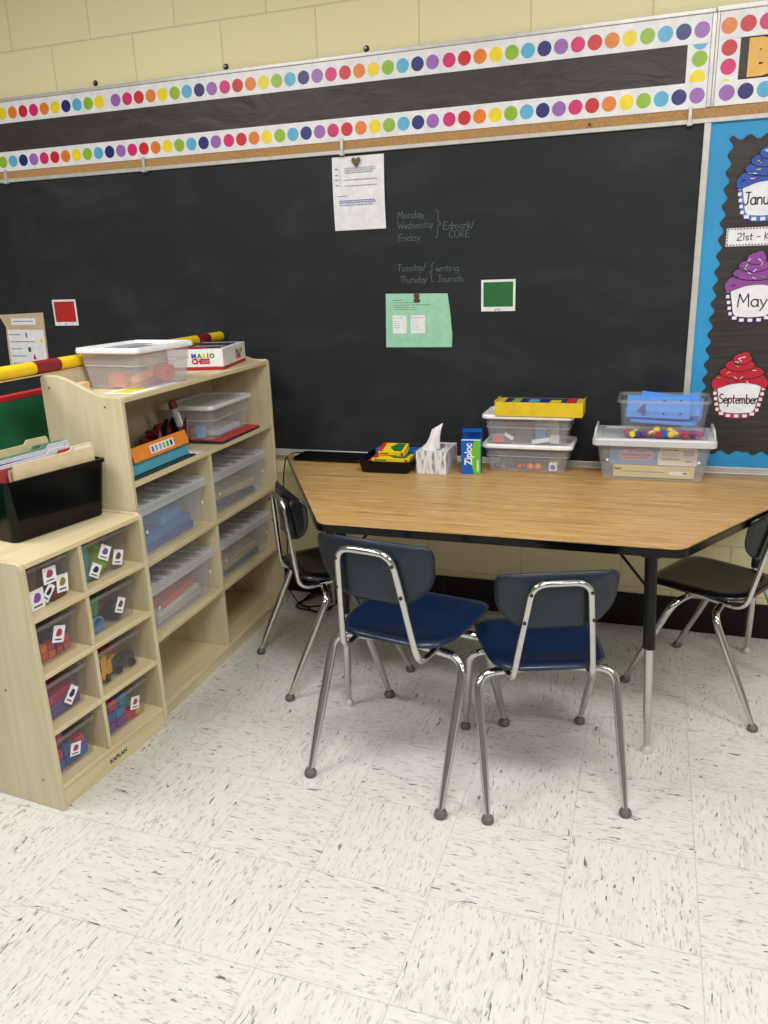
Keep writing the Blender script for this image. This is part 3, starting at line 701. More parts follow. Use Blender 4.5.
MB().box(-BDEP+.012, -.002, TH, BL-TH, BHF-.021, BHF-.004, m_maple_y).build('top_board', big, bevel=.003)
for z_ in BZ: MB().box(-BDEP+.012, -.003, TH, BL-TH, z_-.017, z_, m_maple_y).build('shelf_board', big, bevel=.003)
BDIV = .487
for a, b in ((BZ[3], BZ[2]-.017), (BZ[2], BZ[1]-.017), (BZ[1], BZ[0]-.017)): MB().box(-BDEP+.012, -.004, BDIV-.007, BDIV+.007, a, b, m_maple).build('divider', big, bevel=.002)
MB().box(-.022, -.008, TH, BL-TH, 0, BZ[3]-.017, m_maple_y).build('kick_board', big)
for (a, b) in ((-.252, 1.128), (-.060, 1.072), (-.16, .83)): MB().lathe((0, 0, 0), [(0, .0012), (.0032, .0008), (.004, 0), (0, 0)], C_('plug_brown', 112, 100, 82, .5), 8).xf(Matrix.Translation((a, 0, b)) @ Matrix.Rotation(PI/2, 4, 'X')).build('screw', big)

S0 = Vector((-.159, -1.655)); Sd = Vector((.038, .473)); SL = Sd.length; SRZ = math.atan2(-Sd.x, Sd.y)
sm = thing('storage_shelf', 'low maple shelf unit with eight cubbies of small clear bins', 'shelf', (S0.x, S0.y, 0), SRZ)
SDEP, SH = .36, .748
side_panel(SDEP, SH, SH, 0, .016, m_maple, sm, False); side_panel(SDEP, SH, SH, SL-.016, SL, m_maple, sm, False)
MB().box(-SDEP, -SDEP+.012, .016, SL-.016, .03, SH-.002, m_maple).build('back_panel', sm)
SZ = [.589, .421, .249, .075]
MB().box(-SDEP+.012, -.002, .016, SL-.016, SH-.020, SH-.004, m_maple_y).build('top_board', sm, bevel=.003)
for z_ in SZ: MB().box(-SDEP+.012, -.002, .016, SL-.016, z_-.016, z_, m_maple_y).build('shelf_board', sm, bevel=.003)
SDIV = .210
tops = [SH-.020]+[z_-.016 for z_ in SZ[:3]]
for z_, b in zip(SZ, tops): MB().box(-SDEP+.012, -.004, SDIV-.007, SDIV+.007, z_, b, m_maple).build('divider', sm, bevel=.002)
kb = MB().box(-.02, -.006, .016, SL-.016, 0, SZ[3]-.016, m_maple_y).build('kick_board', sm)
text('KAPLAN', .019, m_ink, kb, (-.0056, .200, .024), rot=(PI/2, 0, PI/2), bold=.0006, sx=1.05)
for (a, b) in ((-.06, .09), (-.14, .36)): MB().lathe((0, 0, 0), [(0, .0012), (.0032, .0008), (.004, 0), (0, 0)], C_('plug_brown', 112, 100, 82, .5), 8).xf(Matrix.Translation((a, 0, b)) @ Matrix.Rotation(PI/2, 4, 'X')).build('screw', sm)
def onB(x, y, z): # local of tall shelf -> world
    c, s_ = math.cos(BRZ), math.sin(BRZ); return (B0.x+c*x-s_*y, B0.y+s_*x+c*y, z)
def onS(x, y, z):
    c, s_ = math.cos(SRZ), math.sin(SRZ); return (S0.x+c*x-s_*y, S0.y+s_*x+c*y, z)

# ------------------------------------------------------------ tubs
def tub(w0, d0, w1, d1, h, m, parent, name='tub', th=.002, r=.02, rim=.005, rimm=None):
    """open box: bottom w0 x d0, top w1 x d1 (x, y), base at z=0, centred"""
    mb = MB(); def_ = lambda w, d, z, r_: [(a, b, z) for a, b in rrect(w, d, r_, 4)]
    rings = [def_(w0-.008, d0-.008, 0, r*.8), def_(w0, d0, .004, r), def_(w1, d1, h-.008, r*1.1)]
    if rim: rings += [def_(w1+2*rim, d1+2*rim, h-.008, r*1.2), def_(w1+2*rim, d1+2*rim, h, r*1.2)]
    else: rings += [def_(w1, d1, h, r*1.1)]
    rings += [def_(w1-2*th, d1-2*th, h, r), def_(w0-2*th, d0-2*th, .005, r*.9), def_(w0-.014, d0-.014, .003, r*.7)]
    mb.loft(rings, m, True, True)
    return mb.build(name, parent)
def lid(w, d, z, h, m, parent, name='lid', r=.02, ridge=True, handles=None):
    mb = MB(); f = lambda w_, d_, zz, r_: [(a, b, zz) for a, b in rrect(w_, d_, r_, 4)]
    rings = [f(w-.004, d-.004, z, r), f(w, d, z+.003, r), f(w, d, z+h*.6, r), f(w-.006, d-.006, z+h, r*.9)]
    if ridge: rings += [f(w-.024, d-.024, z+h, r*.8), f(w-.030, d-.030, z+h*.45, r*.7)]
    mb.loft(rings, m, True, True, smooth=False)
    return mb.build(name, parent)

# ------------------------------------------------------------ eight little bins in the low shelf
PC = [C_('pc_brown', 110, 76, 60, .6), C_('pc_purple', 120, 80, 150, .6), C_('pc_dark', 40, 34, 60, .6), C_('pc_gold', 150, 120, 50, .6), C_('pc_rose', 160, 60, 84, .6)]
def picture_card(parent, y, z, w, h, ang, m, x=.0015, tilt=0):
    w *= 1.15; h *= 1.15; c = MB().box(0, .0008, -w/2, w/2, -h/2, h/2, m_paper)
    c.xf(Matrix.Translation((x, y, z)) @ Matrix.Rotation(ang, 4, 'X'))
    k = c.build('picture_card', parent)
    pm = MB().prism(rpoly([(-w*.3, -h*.1), (-w*.12, h*.34), (w*.22, h*.3), (w*.3, h*.02), (w*.1, -h*.16)], w*.15, 3), 0.0008, .0012, m, 'x')
    pm.box(0.0008, .0012, -w*.3, w*.3, -h*.36, -h*.28, m_ink)
    pm.xf(Matrix.Translation((x, y, z)) @ Matrix.Rotation(ang, 4, 'X')); pm.build('picture', k)
rowname = ['top', 'second', 'third', 'bottom']
smallbins = []
def small_bin(r, c, w, cont, cards):
    yc = (.018+ .186/2 + .001) if c == 0 else (SDIV+.010+w/2)
    yc = .024+w/2 if c == 0 else .238+w/2
    h = .124; d = .27
    t = thing('toy_bin', 'small bin of %s, low shelf %s row %s' % (cont.replace(' and yellow', ''), rowname[r], 'left' if c == 0 else 'right'), 'bin', onS(-.03-d/2, yc, SZ[r]+.0005), SRZ)
    b = tub(d-.02, w-.012, d, w, h, m_clear2, t, r=.012, rim=.004)
    MB().loft([[(a, b_, z_) for a, b_ in rrect(d+.009, w+.009, .013, 4)] for z_ in (h-.010, h)]+[[(a, b_, z_) for a, b_ in rrect(d-.003, w-.003, .012, 4)] for z_ in (h, h-.010)], m_rim2, loop=True).build('rim', t)
    for (y, z, cw_, ch, an, m) in cards:
        picture_card(t, y, z, cw_, ch, an, m, x=d/2+.0008-(.010*(1-z/h)))
    return t, yc, w
bins = {}
bins[0, 0] = small_bin(0, 0, .165, 'wooden pieces with four picture cards', [(.010, .083, .040, .040, -.05, PC[4]), (.052, .043, .036, .044, -.12, PC[3]), (-.040, .030, .042, .050, 0, PC[1]), (.0, .034, .022, .044, -.75, PC[2])])
bins[0, 1] = small_bin(0, 1, .188, 'green and orange toys with three picture cards', [(-.045, .032, .036, .036, -.6, PC[2]), (-.002, .074, .038, .038, -.55, PC[1]), (.052, .040, .036, .040, -.35, PC[0])])
bins[1, 0] = small_bin(1, 0, .165, 'orange and red pieces with one picture card', [(.008, .075, .036, .042, -.35, PC[4])])
bins[1, 1] = small_bin(1, 1, .195, 'green and blue cups', [(.028, .058, .030, .042, -.5, PC[0])])
bins[2, 0] = small_bin(2, 0, .165, 'pink and purple pieces with one picture card', [(.018, .050, .028, .046, -.75, PC[2])])
bins[2, 1] = small_bin(2, 1, .188, 'toy trucks', [])
bins[3, 0] = small_bin(3, 0, .165, 'blue and pink blocks with one picture card', [(.000, .055, .034, .034, -.3, PC[4])])
bins[3, 1] = small_bin(3, 1, .188, 'blue purple and yellow blocks with one picture card', [(.035, .062, .034, .036, -.3, PC[4])])
T_ = {}
def tm(n_, r, g, b): return C_('toy_'+n_, r, g, b, .4)
def inbin(rc, x, y, z): # local in bin (x toward the room from bin centre), world position
    r, c = rc; yc, w = bins[rc][1], bins[rc][2]; return onS(-.03-.135+x, yc+y, SZ[r]+.0045+z)
def toy_block(loc, sz, m, label, group, name='toy_block', studs=True, rz=0.0):
    a, b, c = sz; mb = MB().bevbox(-a/2, a/2, -b/2, b/2, 0, c, m, r=.003)
    if studs:
        for sx_ in (-1, 1):
            for sy_ in (-1, 1): mb.cyl((sx_*a/4, sy_*b/4), min(a, b)*.13, c, c+.003, m, 8)
    o = mb.build(name); place(o, loc, rz); return tag(o, label, 'toy', group)
# top left: brown wooden pieces
for k, (x_, y_, z_, w_, h_) in enumerate(((.085, -.045, 0, .055, .10), (.10, .040, 0, .055, .05))):
    toy_block(inbin((0, 0), x_, y_, z_), (.05, w_, h_), tm('brown', 112, 70, 48) if k == 0 else tm('red_brown', 96, 52, 46), ['tall brown block in the top left small bin', 'reddish brown low block in the top left small bin'][k], None, 'wooden_block', False)
o = MB().cyl((0, 0), .022, 0, .004, tm('tan', 176, 120, 76), 16).cyl((0, 0), .018, .004, .075, tm('tan', 176, 120, 76), 16).build('wooden_spool'); place(o, inbin((0, 0), .045, .02, 0)); tag(o, 'tan round wooden cylinder in the top left small bin', 'toy')
# top right: green jar, orange box, teal tube
def cup(loc, r, h, m, label, name='toy_cup', rot=None, group=None, r0=None):
    r0 = r if r0 is None else r0
    mb = MB().lathe((0, 0, 0), [(r0*.9, 0), (r0, .002), (r, h), (r+.002, h), (r+.002, h-.003), (r-.003, h-.0005), (r0-.003, .004), (0.0, .004)], m, 20)
    o = mb.build(name); o.location = loc
    if rot: o.rotation_euler = rot
    return tag(o, label, 'toy', group)
o = MB().ball((0, 0, .040), .038, tm('lime', 150, 190, 30), 18, 1.0).cyl((0, 0), .016, 0.0, .008, tm('lime', 150, 190, 30), 14).cyl((0, 0), .012, .074, .084, tm('lime', 150, 190, 30), 14).build('toy_gourd'); place(o, inbin((0, 1), .085, .010, 0)); tag(o, 'lime green round toy in the top right small bin', 'toy')
toy_block(inbin((0, 1), .0, .025, 0), (.07, .11, .108), tm('orange', 226, 130, 24), 'orange box behind the lime green toy in the top right small bin', None, 'toy_box', False)
o = MB().cyl((0, 0), .018, 0, .105, tm('teal', 70, 150, 150), 16).build('toy_tube'); place(o, inbin((0, 1), .095, -.053, 0)); tag(o, 'upright teal tube in the top right small bin', 'toy')
# second right: green cup, blue cup on its side, black ball
cup(inbin((1, 1), .088, -.052, .049), .028, .058, tm('leaf', 60, 150, 60), 'green cup standing on the blue cup in the second row right bin', r0=.022)
cup(inbin((1, 1), .070, -.048, .0255), .0245, .05, tm('sky', 96, 160, 200), 'light blue cup on its side in the second row right bin', rot=(0, PI/2, SRZ), r0=.022) if False else cup(inbin((1, 1), .070, -.055, .0235), .023, .045, tm('sky', 96, 160, 200), 'light blue cup lying on its side in the second row right bin', rot=(0, PI/2, SRZ), r0=.021)
o = MB().ball((0, 0, .034), .034, tm('black', 30, 30, 36), 16, .9).cyl((0, 0), .012, 0, .01, tm('black', 30, 30, 36), 12).build('toy_ball'); place(o, inbin((1, 1), .092, .038, .0)); tag(o, 'black round toy in the second row right bin', 'toy')
# second left: stars/blocks
cols = [('orange_red', 214, 84, 40), ('red', 190, 44, 48), ('orange2', 224, 110, 40), ('pinkred', 206, 60, 84), ('violet', 104, 60, 130), ('lime2', 130, 190, 40)]
cname = ['orange red', 'red', 'orange', 'pinkish red', 'violet', 'lime green']
for zi in range(2):
    for yi in range(5):
        ci = ((5, 0, 2, 1, 3), (1, 2, 1, 4, 3))[zi][yi]
        toy_block(inbin((1, 0), .095, -.056+yi*.0275, zi*.0245), (.024, .024, .021), tm(*cols[ci]), '%s linking cube, %s layer, %s from the left, second row left bin' % (cname[ci], ('bottom', 'upper')[zi], ('first', 'second', 'third', 'fourth', 'fifth')[yi]), 'cubes in the second row left bin', 'linking_cube', False, rz=.1*(yi % 2))
toy_block(inbin((1, 0), .05, .0, 0), (.04, .12, .05), tm('navy8', 40, 54, 100), 'navy block behind the linking cubes in the second row left bin', None, 'toy_block', False)
# third left
toy_block(inbin((2, 0), .05, .0, 0), (.13, .125, .038), tm('dusk', 92, 70, 132), 'flat purple box in the third row left bin', None, 'toy_box', False)
toy_block(inbin((2, 0), .05, -.004, .0385), (.12, .115, .028), tm('magenta', 176, 36, 92), 'magenta box on the purple one in the third row left bin', None, 'toy_box', False)
# third right: digger, truck
def toy_truck(loc, m1, label, rz, tall):
    t = thing('toy_truck', label, 'toy', loc, rz)
    b = MB().bevbox(-.045, .045, -.018, .018, .010, .030, m1, r=.003).bevbox(-.045, -.012, -.016, .016, .030, .030+tall, m1, r=.004)
    b.bevbox(-.005, .044, -.019, .019, .030, .030+tall*.55, m1, r=.003); b.build('body', t)
    MB().box(-.0455, -.030, -.0125, .0125, .036, .030+tall*.8, C_('toy_window', 40, 46, 54, .2)).build('cab_window', t)
    for sx_ in (-.028, .028):
        for sy_ in (-1, 1):
            MB().cyl((0, 0), .012, -.005, .005, m_black, 14).xf(Matrix.Translation((sx_, sy_*.021, .012)) @ Matrix.Rotation(PI/2, 4, 'X')).build('wheel', t)
toy_truck(inbin((2, 1), .085, -.025, 0), tm('digger', 236, 176, 26), 'yellow toy truck in the third row right bin', SRZ+1.9, .052)
toy_truck(inbin((2, 1), .090, .040, 0), tm('dark', 52, 52, 56), 'dark toy truck in the third row right bin', SRZ+1.5, .022)
toy_block(inbin((2, 1), .045, .03, 0), (.035, .045, .070), tm('crimson', 188, 40, 70), 'crimson toy piece behind the dark truck in the third row right bin', None, 'toy_block', False)
# bottom bins: duplo-like blocks
for (y_, z_, x_, nm) in ((-.045, 0, .09, ('blue', 48, 100, 180)), (.0, 0, .09, ('blue', 48, 100, 180)), (.045, 0, .09, ('blue', 48, 100, 180)), (-.045, .033, .088, ('pink', 206, 54, 110)), (.0, .033, .088, ('blue3', 60, 120, 190)), (.04, .033, .088, ('pink', 206, 54, 110)), (-.02, .066, .07, ('rose', 214, 80, 96))):
    toy_block(inbin((3, 0), x_, y_, z_), (.04, .038, .029), tm(*nm), '%s stacking block, %s layer, %s, in the bottom left small bin' % ({'blu': 'blue', 'pin': 'pink', 'ros': 'rose'}[nm[0][:3]], 'bottom' if z_ == 0 else ('middle' if z_ < .05 else 'top'), 'left' if y_ < -.01 else ('centre' if y_ < .02 else 'right')), 'blocks in the bottom left small bin')
for (y_, z_, x_, nm) in ((-.055, 0, .09, ('purple', 110, 66, 140)), (-.012, 0, .09, ('purple', 110, 66, 140)), (.031, 0, .09, ('crim2', 200, 44, 84)), (-.055, .033, .09, ('blue4', 52, 76, 170)), (-.012, .033, .09, ('teal3', 40, 128, 170)), (.031, .033, .07, ('teal3', 40, 128, 170)), (.064, .0, .09, ('yel5', 238, 190, 30)), (-.035, .066, .085, ('crim2', 200, 44, 84)), (.010, .066, .085, ('teal4', 44, 140, 180))):
    toy_block(inbin((3, 1), x_, y_, z_), (.045, .040 if y_ < .06 else .024, .029), tm(*nm), '%s stacking block, %s layer, %s, in the bottom right small bin' % ({'pur': 'purple', 'cri': 'crimson', 'blu': 'blue', 'tea': 'teal', 'yel': 'yellow'}[nm[0][:3]], 'bottom' if z_ == 0 else ('middle' if z_ < .05 else 'top'), 'far left' if y_ < -.05 else ('left' if y_ < 0 else ('centre' if y_ < .05 else 'right'))), 'blocks in the bottom right small bin')

# ------------------------------------------------------------ four big lidded bins in the tall shelf
def under_bed_bin(yc, zb, h, w, label):
    d = .245
    t = thing('lidded_bin', label, 'bin', onB(-.015-d/2, yc, zb+.0005), BRZ)
    tub(d-.035, w-.075, d-.012, w-.035, h-.018, m_clear, t, r=.022, rim=.004)
    mb = MB(); f = lambda w_, d_, zz, r_: [(a, b, zz) for a, b in rrect(w_, d_, r_, 4)]
    mb.loft([f(d-.002, w-.004, h-.030, .02), f(d, w, h-.027, .022), f(d, w, h-.006, .022), f(d-.008, w-.008, h, .02), f(d-.03, w-.03, h, .018), f(d-.036, w-.036, h-.008, .016)], m_milky, True, True)
    for k in range(6):
        yy = -w/2+.04+k*(w-.08)/5.5; mb.bevbox(-d/2+.025, d/2-.02, yy, yy+.022, h-.008, h-.001, m_milky, r=.006)
    mb.build('lid', t)
    for s_ in (-1, 1):
        MB().lathe((0, 0, 0), [(0, .001), (.006, .001), (.006, 0), (0, 0)], m_white, 10).xf(Matrix.Translation((d/2-.008, s_*(w/2-.045), h*.5)) @ Matrix.Rotation(PI/2, 4, 'Y')).build('moulded_spot', t)
    return t
def flat_item(name, loc, sz, m, label, rz, cat, group=None, r=.004):
    a, b, c = sz; o = MB().bevbox(-a/2, a/2, -b/2, b/2, 0, c, m, r=r).build(name); place(o, loc, rz); return tag(o, label, cat, group)
YL, YR, WL = .252, .752, .440
under_bed_bin(YL, BZ[1], .178, WL, 'wide clear lidded bin of blue cases, upper left cubby of the tall shelf')
under_bed_bin(YR-.008, BZ[1], .168, .46, 'wide clear lidded bin of tan papers, upper right cubby of the tall shelf')
under_bed_bin(YL+.01, BZ[2], .170, .43, 'wide clear bin of white and orange papers, middle left cubby of the tall shelf')
under_bed_bin(YR-.012, BZ[2], .165, .45, 'wide clear lidded bin of tan booklets, middle right cubby of the tall shelf')
def pack(yc, z0, items, where):
    z = z0+.006
    for (w, d, h, m, nm, lab, dy, rz) in items:
        flat_item(nm, onB(-.14+.0, yc+dy, z), (d, w, h), m, lab+' '+where, BRZ+rz, 'stationery'); z += h+.001
pack(YL, BZ[1], [(.30, .18, .022, C_('indigo_case', 62, 66, 150, .4), 'folder', 'indigo folder at the bottom of', 0, 0), (.29, .17, .030, C_('blue_case', 54, 110, 176, .35), 'plastic_case', 'flat blue case in', .0, .03), (.13, .15, .035, C_('blue_case2', 70, 140, 200, .35), 'plastic_case', 'smaller bright blue case on top in', .03, .1)], 'the upper left bin of the tall shelf')
pack(YR-.008, BZ[1], [(.31, .18, .016, C_('slate_folder', 70, 84, 88, .5), 'folder', 'slate grey folder at the bottom of', 0, 0), (.29, .17, .012, C_('dk_purple', 90, 60, 110, .5), 'folder', 'purple folder in', .01, .05), (.27, .16, .030, C_('tan_paper', 186, 164, 128, .7), 'paper_stack', 'tan paper stack in', .02, -.12)], 'the upper right bin of the tall shelf')
pack(YL+.01, BZ[2], [(.30, .18, .020, C_('grey_paper', 178, 172, 160, .7), 'paper_stack', 'grey paper stack at the bottom of', 0, 0), (.29, .17, .020, C_('off_paper', 206, 198, 184, .7), 'paper_stack', 'off-white paper stack in', .0, .04), (.24, .15, .022, C_('orange_pack', 214, 104, 60, .5), 'booklet', 'orange booklet on the papers in', .01, .1)], 'the middle left bin of the tall shelf')
pack(YR-.012, BZ[2], [(.30, .18, .018, C_('dk_green_b', 70, 84, 70, .5), 'folder', 'dark green folder at the bottom of', 0, 0), (.29, .17, .016, C_('tan_paper', 186, 164, 128, .7), 'booklet', 'lower tan booklet in', 0, .03), (.29, .16, .016, C_('tan2', 198, 176, 138, .7), 'booklet', 'pale tan booklet in the pile of', .0, -.05), (.27, .15, .014, C_('tan3', 176, 150, 112, .7), 'booklet', 'topmost brown tan booklet in', .01, .08)], 'the middle right bin of the tall shelf')

# ------------------------------------------------------------ open shelf of the tall unit
Z1 = BZ[0]+.0005
def open_case(y0, w, z, h, m, label, sticker, tilt=0):
    t = thing('magazine_case', label, 'file box', onB(-.04, y0+w/2, z), BRZ)
    d = .060+(.016 if not sticker else 0); th = .003
    b = MB()
    # open-ended tray: sloped long side facing the room, open at the near end
    fr_ = [(0.0, 0), (-.012, h), (-.012-th, h), (-th, th)]
    b.loft([[(a, -w/2, c) for a, c in ((0, 0), (-.012, h), (-.016, h), (-.004, th))], [(a, w/2, c) for a, c in ((0, 0), (-.012, h), (-.016, h), (-.004, th))]], m)
    b.box(-d, 0, -w/2, w/2, 0, th, m); b.box(-d, -d+th, -w/2, w/2, th, h*.35, m)
    b.build('case', t)
    if sticker:
        st = MB().box(0, .0006, -.065, .075, -.014, .014, m_paper).build('label_sticker', t)
        st.location = (-.0055, .0, h/2); st.rotation_euler = (0, -.25, 0)
        ls = MB()
        for k, c in enumerate((C_('l_blue', 60, 130, 170, .5), m_ink2, m_ink2, DOT['G'], C_('l_green', 70, 160, 70, .5), m_ink)): ls.box(.0006, .0010, -.058+k*.022, -.045+k*.022, -.009, .009, c)
        ls.build('sticker_print', st)
    return t
open_case(.070, .335, Z1+.005, .038, C_('teal_card', 88, 158, 182, .45), 'light blue open-ended file case lying on the open shelf under the orange one', False)
open_case(.085, .325, Z1+.0435, .046, C_('orange_card', 234, 142, 52, .45), 'orange open-ended file case with white sticker lying on the light blue one', True)
flat_item('folder', onB(-.115, .225, Z1), (.20, .37, .0035), m_black, 'thin black folder under the light blue file case', BRZ, 'folder')
flat_item('note_card', onB(-.110, .4395, Z1), (.19, .045, .002), m_paper, 'white paper edge at the right end of the light blue file case', BRZ, 'paper')
# dark red toy with tube
t = thing('building_toy', 'dark red and black building toy tangle behind the file cases', 'toy', onB(-.165, .435, Z1), BRZ)
dr = C_('dark_red', 104, 20, 30, .35)
b = MB(); rr = random.Random(5)
for k in range(11):
    a = k*.9; b.tube([(rr.uniform(-.04, .04), -.09+.02*k, .012+.01*(k % 3)), (rr.uniform(-.04, .04), -.07+.02*k, .07+.015*(k % 4)), (rr.uniform(-.03, .03), -.05+.02*k, .02)], .009, dr if k % 3 else m_black, 8)
b.bevbox(-.035, .030, -.10, .06, .008, .062, dr, r=.01).bevbox(-.03, .02, -.06, .10, .062, .088, dr, r=.008).bevbox(-.02, .035, .03, .095, .02, .062, m_black, r=.01); b.build('body', t)
w_ = MB()
for k, (x_, y_, z_) in enumerate(((.03, .04, .028), (.03, -.04, .028), (-.02, .0, .028), (.01, .075, .085), (.02, -.03, .085))):
    w_.loft([[(x_-.006+dx, y_+r_*math.cos(a), z_+r_*math.sin(a)) for a in [2*PI*q_/16 for q_ in range(16)]] for dx, r_ in ((0, .020), (0, .027), (.012, .027), (.012, .020))], m_black if k % 2 else dr, loop=True, smooth=False)
w_.build('wheel', t)
t = thing('test_tube', 'clear tube with dark red cap leaning upright in the dark red toy', 'tube', onB(-.112, .478, Z1+.088), BRZ)
t.rotation_euler = (.22, -.12, BRZ)
MB().cyl((0, 0), .012, 0, .070, m_milky, 14).build('tube', t)
MB().cyl((0, 0), .0155, .070, .096, dr, 14).build('cap', t)
MB().box(.0121, .0128, -.004, .004, .008, .052, m_white).build('label_strip', t)
# folders + clear shoebox
flat_item('folder', onB(-.107, .745, Z1), (.20, .33, .008), C_('navy_folder', 38, 52, 78, .5), 'dark blue folder at the bottom under the white lidded box', BRZ+.03, 'folder')
flat_item('folder', onB(-.105, .745, Z1+.0085), (.195, .32, .006), C_('red_folder', 198, 60, 58, .5), 'red folder directly under the clear box with white lid', BRZ, 'folder')
m_foggy = clear('foggy_plastic', 228, 224, 226, 0.26, .25)
def shoebox(loc, rz, L, Dp, H, label, lidm, tubm, group=None, name='lidded_box', lidh=.016):
    t = thing(name, label, 'bin', loc, rz, group)
    tub(L-.055, Dp-.045, L-.022, Dp-.02, H-.006, tubm, t, r=.018, rim=0)
    MB().loft([[(a, b, z_) for a, b in rrect(L-.034+e, Dp-.03+e, .018, 4)] for z_, e in ((H*.55, 0), (H*.57, .005), (H*.58, .0))], m_rim, False, False).build('step_line', t)
    lid(L, Dp, H-lidh, lidh, lidm, t, r=.022)
    return t
shoebox(onB(-.135, .722, Z1+.0155), BRZ+PI/2+.03, .360, .232, .132, 'clear box with white lid standing on folders on the open shelf', clear('grey_white_lid', 226, 226, 226, .85, .3), m_clear)
o = flat_item('sheet_bundle', onB(-.12, .735, Z1+.0205), (.13, .20, .02), C_('pale_sheet', 210, 210, 214, .6), 'pale papers inside the white lidded box on the open shelf', BRZ+.05, 'paper')
toy_block(onB(-.10, .60, Z1+.0205), (.03, .03, .045), tm('pale_blue', 120, 170, 220), 'pale blue block inside the white lidded box on the open shelf', None, 'toy_block', False)

# ------------------------------------------------------------ on top of the tall shelf
ZT = BHF-.0035
t = thing('game_box', 'white chess game box with red base on top of the tall shelf', 'game box', (-.192, -.485, ZT), 0)
yaw_c = math.radians(13); t.rotation_euler = (0, 0, yaw_c)
# local: corner at origin; +y along the long face, -x depth
MB().bevbox(-.215, 0, 0, .315, 0, .012, m_redink, r=.002).build('base_tray', t)
MB().bevbox(-.2155, .0005, -.0005, .3155, .012, .078, m_white, r=.002).build('lid', t)
LC = [DOT['N'], DOT['G'], DOT['Y'], DOT['R'], DOT['B']]
for i, ch in enumerate('MARIO'):
    text(ch, .024, [C_('lg_blue', 40, 90, 170, .4), C_('lg_green', 60, 150, 60, .4), DOT['Y'], C_('lg_red', 200, 40, 40, .4), C_('lg_green', 60, 150, 60, .4)][i], t, (-.122+(0, .0235, .0430, .0610, .0705)[i], -.0012, .045), bold=.0012)
    text(ch, .023, [C_('lg_blue', 40, 90, 170, .4), C_('lg_green', 60, 150, 60, .4), DOT['Y'], C_('lg_red', 200, 40, 40, .4), C_('lg_green', 60, 150, 60, .4)][i], t, (.0012, .175+(0, .0225, .0410, .0580, .0670)[i], .044), rot=(PI/2, 0, PI/2), bold=.0012)
text('CHESS', .026, m_redink, t, (-.122, -.0012, .024), bold=.0014, sx=.95)
text('CHESS', .024, m_redink, t, (.0012, .173, .024), rot=(PI/2, 0, PI/2), bold=.001, sx=.95)
q = MB().box(-.19, -.02, .03, .28, .0781, .0788, C_('box_art_dark', 40, 44, 50, .4)).box(-.20, -.08, .01, .09, .0788, .0792, m_redink).box(-.15, -.03, .10, .15, .0789, .0793, C_('box_art_grey', 150, 150, 155, .5))
q.build('top_print', t)

LB = shoebox((-.290, -.876, ZT), math.radians(90-5), .306, .255, .133, 'large clear white lidded box of colourful toys on top of the tall shelf', m_lidw, m_foggy, name='lidded_box', lidh=.018)
q = MB()
for k in range(7): q.box(-.10+k*.024, -.082+k*.024, -.03, .05, .1295, .1300, m_ink2)
q.build('lid_print', LB)
def inLB(x, y, z):
    a = math.radians(85); x *= .76; return (-.290+math.cos(a)*x-math.sin(a)*y, -.876+math.sin(a)*x+math.cos(a)*y, ZT+z)
o = MB().cyl((0, 0), .030, 0, .035, tm('coral', 232, 92, 60), 20).cyl((0, 0), .010, .035, .042, tm('coral', 232, 92, 60), 12).build('toy_food'); o.location = inLB(.03, -.065, .038); o.rotation_euler = (0, PI/2, -.15); tag(o, 'coral round toy seen through the large clear box on top', 'toy')
o = MB().lathe((0, 0, 0), [(0, 0), (.012, .004), (.016, .03), (.017, .07), (.010, .095), (0, .1)], tm('carrot', 240, 160, 70), 14).build('toy_carrot'); o.location = inLB(-.13, -.055, .026); o.rotation_euler = (0, 1.45, math.radians(83)); tag(o, 'long light orange toy lying in the large clear box on top', 'toy')
for k, (x_, y_, z_, c, nm) in enumerate(((-.12, .0, .006, ('tomato', 210, 60, 50), 'red toy block at the left in the large clear box on top'), (.12, -.03, .006, ('rosy', 222, 84, 86), 'rose toy block at the right in the large clear box on top'), (-.02, .03, .006, ('slate', 110, 124, 140), 'grey blue toy block in the middle of the large clear box on top'), (.06, .04, .006, ('tan6', 214, 170, 120), 'tan toy block at the back of the large clear box on top'))):
    toy_block(inLB(x_, y_, z_), (.06, .05, .045), tm(*c), nm, None, 'toy_block', False, rz=.3*k)
o = MB().tube([(-.05, 0, .006), (0, .004, .008), (.05, 0, .006)], .006, tm('red9', 210, 44, 40), 8).build('toy_stick'); place(o, inLB(-.085, -.070, .006), math.radians(80)); tag(o, 'thin red stick on the bottom of the large clear box on top', 'toy')
flat_item('picture_sheet', (-.218, -.960, ZT), (.115, .27, .0015), m_paper, 'white sheet with yellow print at the front of the tall shelf top', .02, 'paper')
o2 = MB().box(-.04, .03, -.12, -.02, .0016, .0019, DOT['Y']).box(-.03, .02, -.01, .02, .0016, .0019, DOT['P']).box(-.03, .01, .05, .10, .0016, .0019, C_('print_red', 200, 60, 60, .5)).build('print', bpy.data.objects['picture_sheet'])
o = MB().bevbox(-.016, .016, -.022, .022, 0, .030, m_maple_edge, r=.003).build('wood_block'); place(o, (-.378, -1.06, ZT), .1); tag(o, 'small pale wood block beside the large clear box on top', 'block')
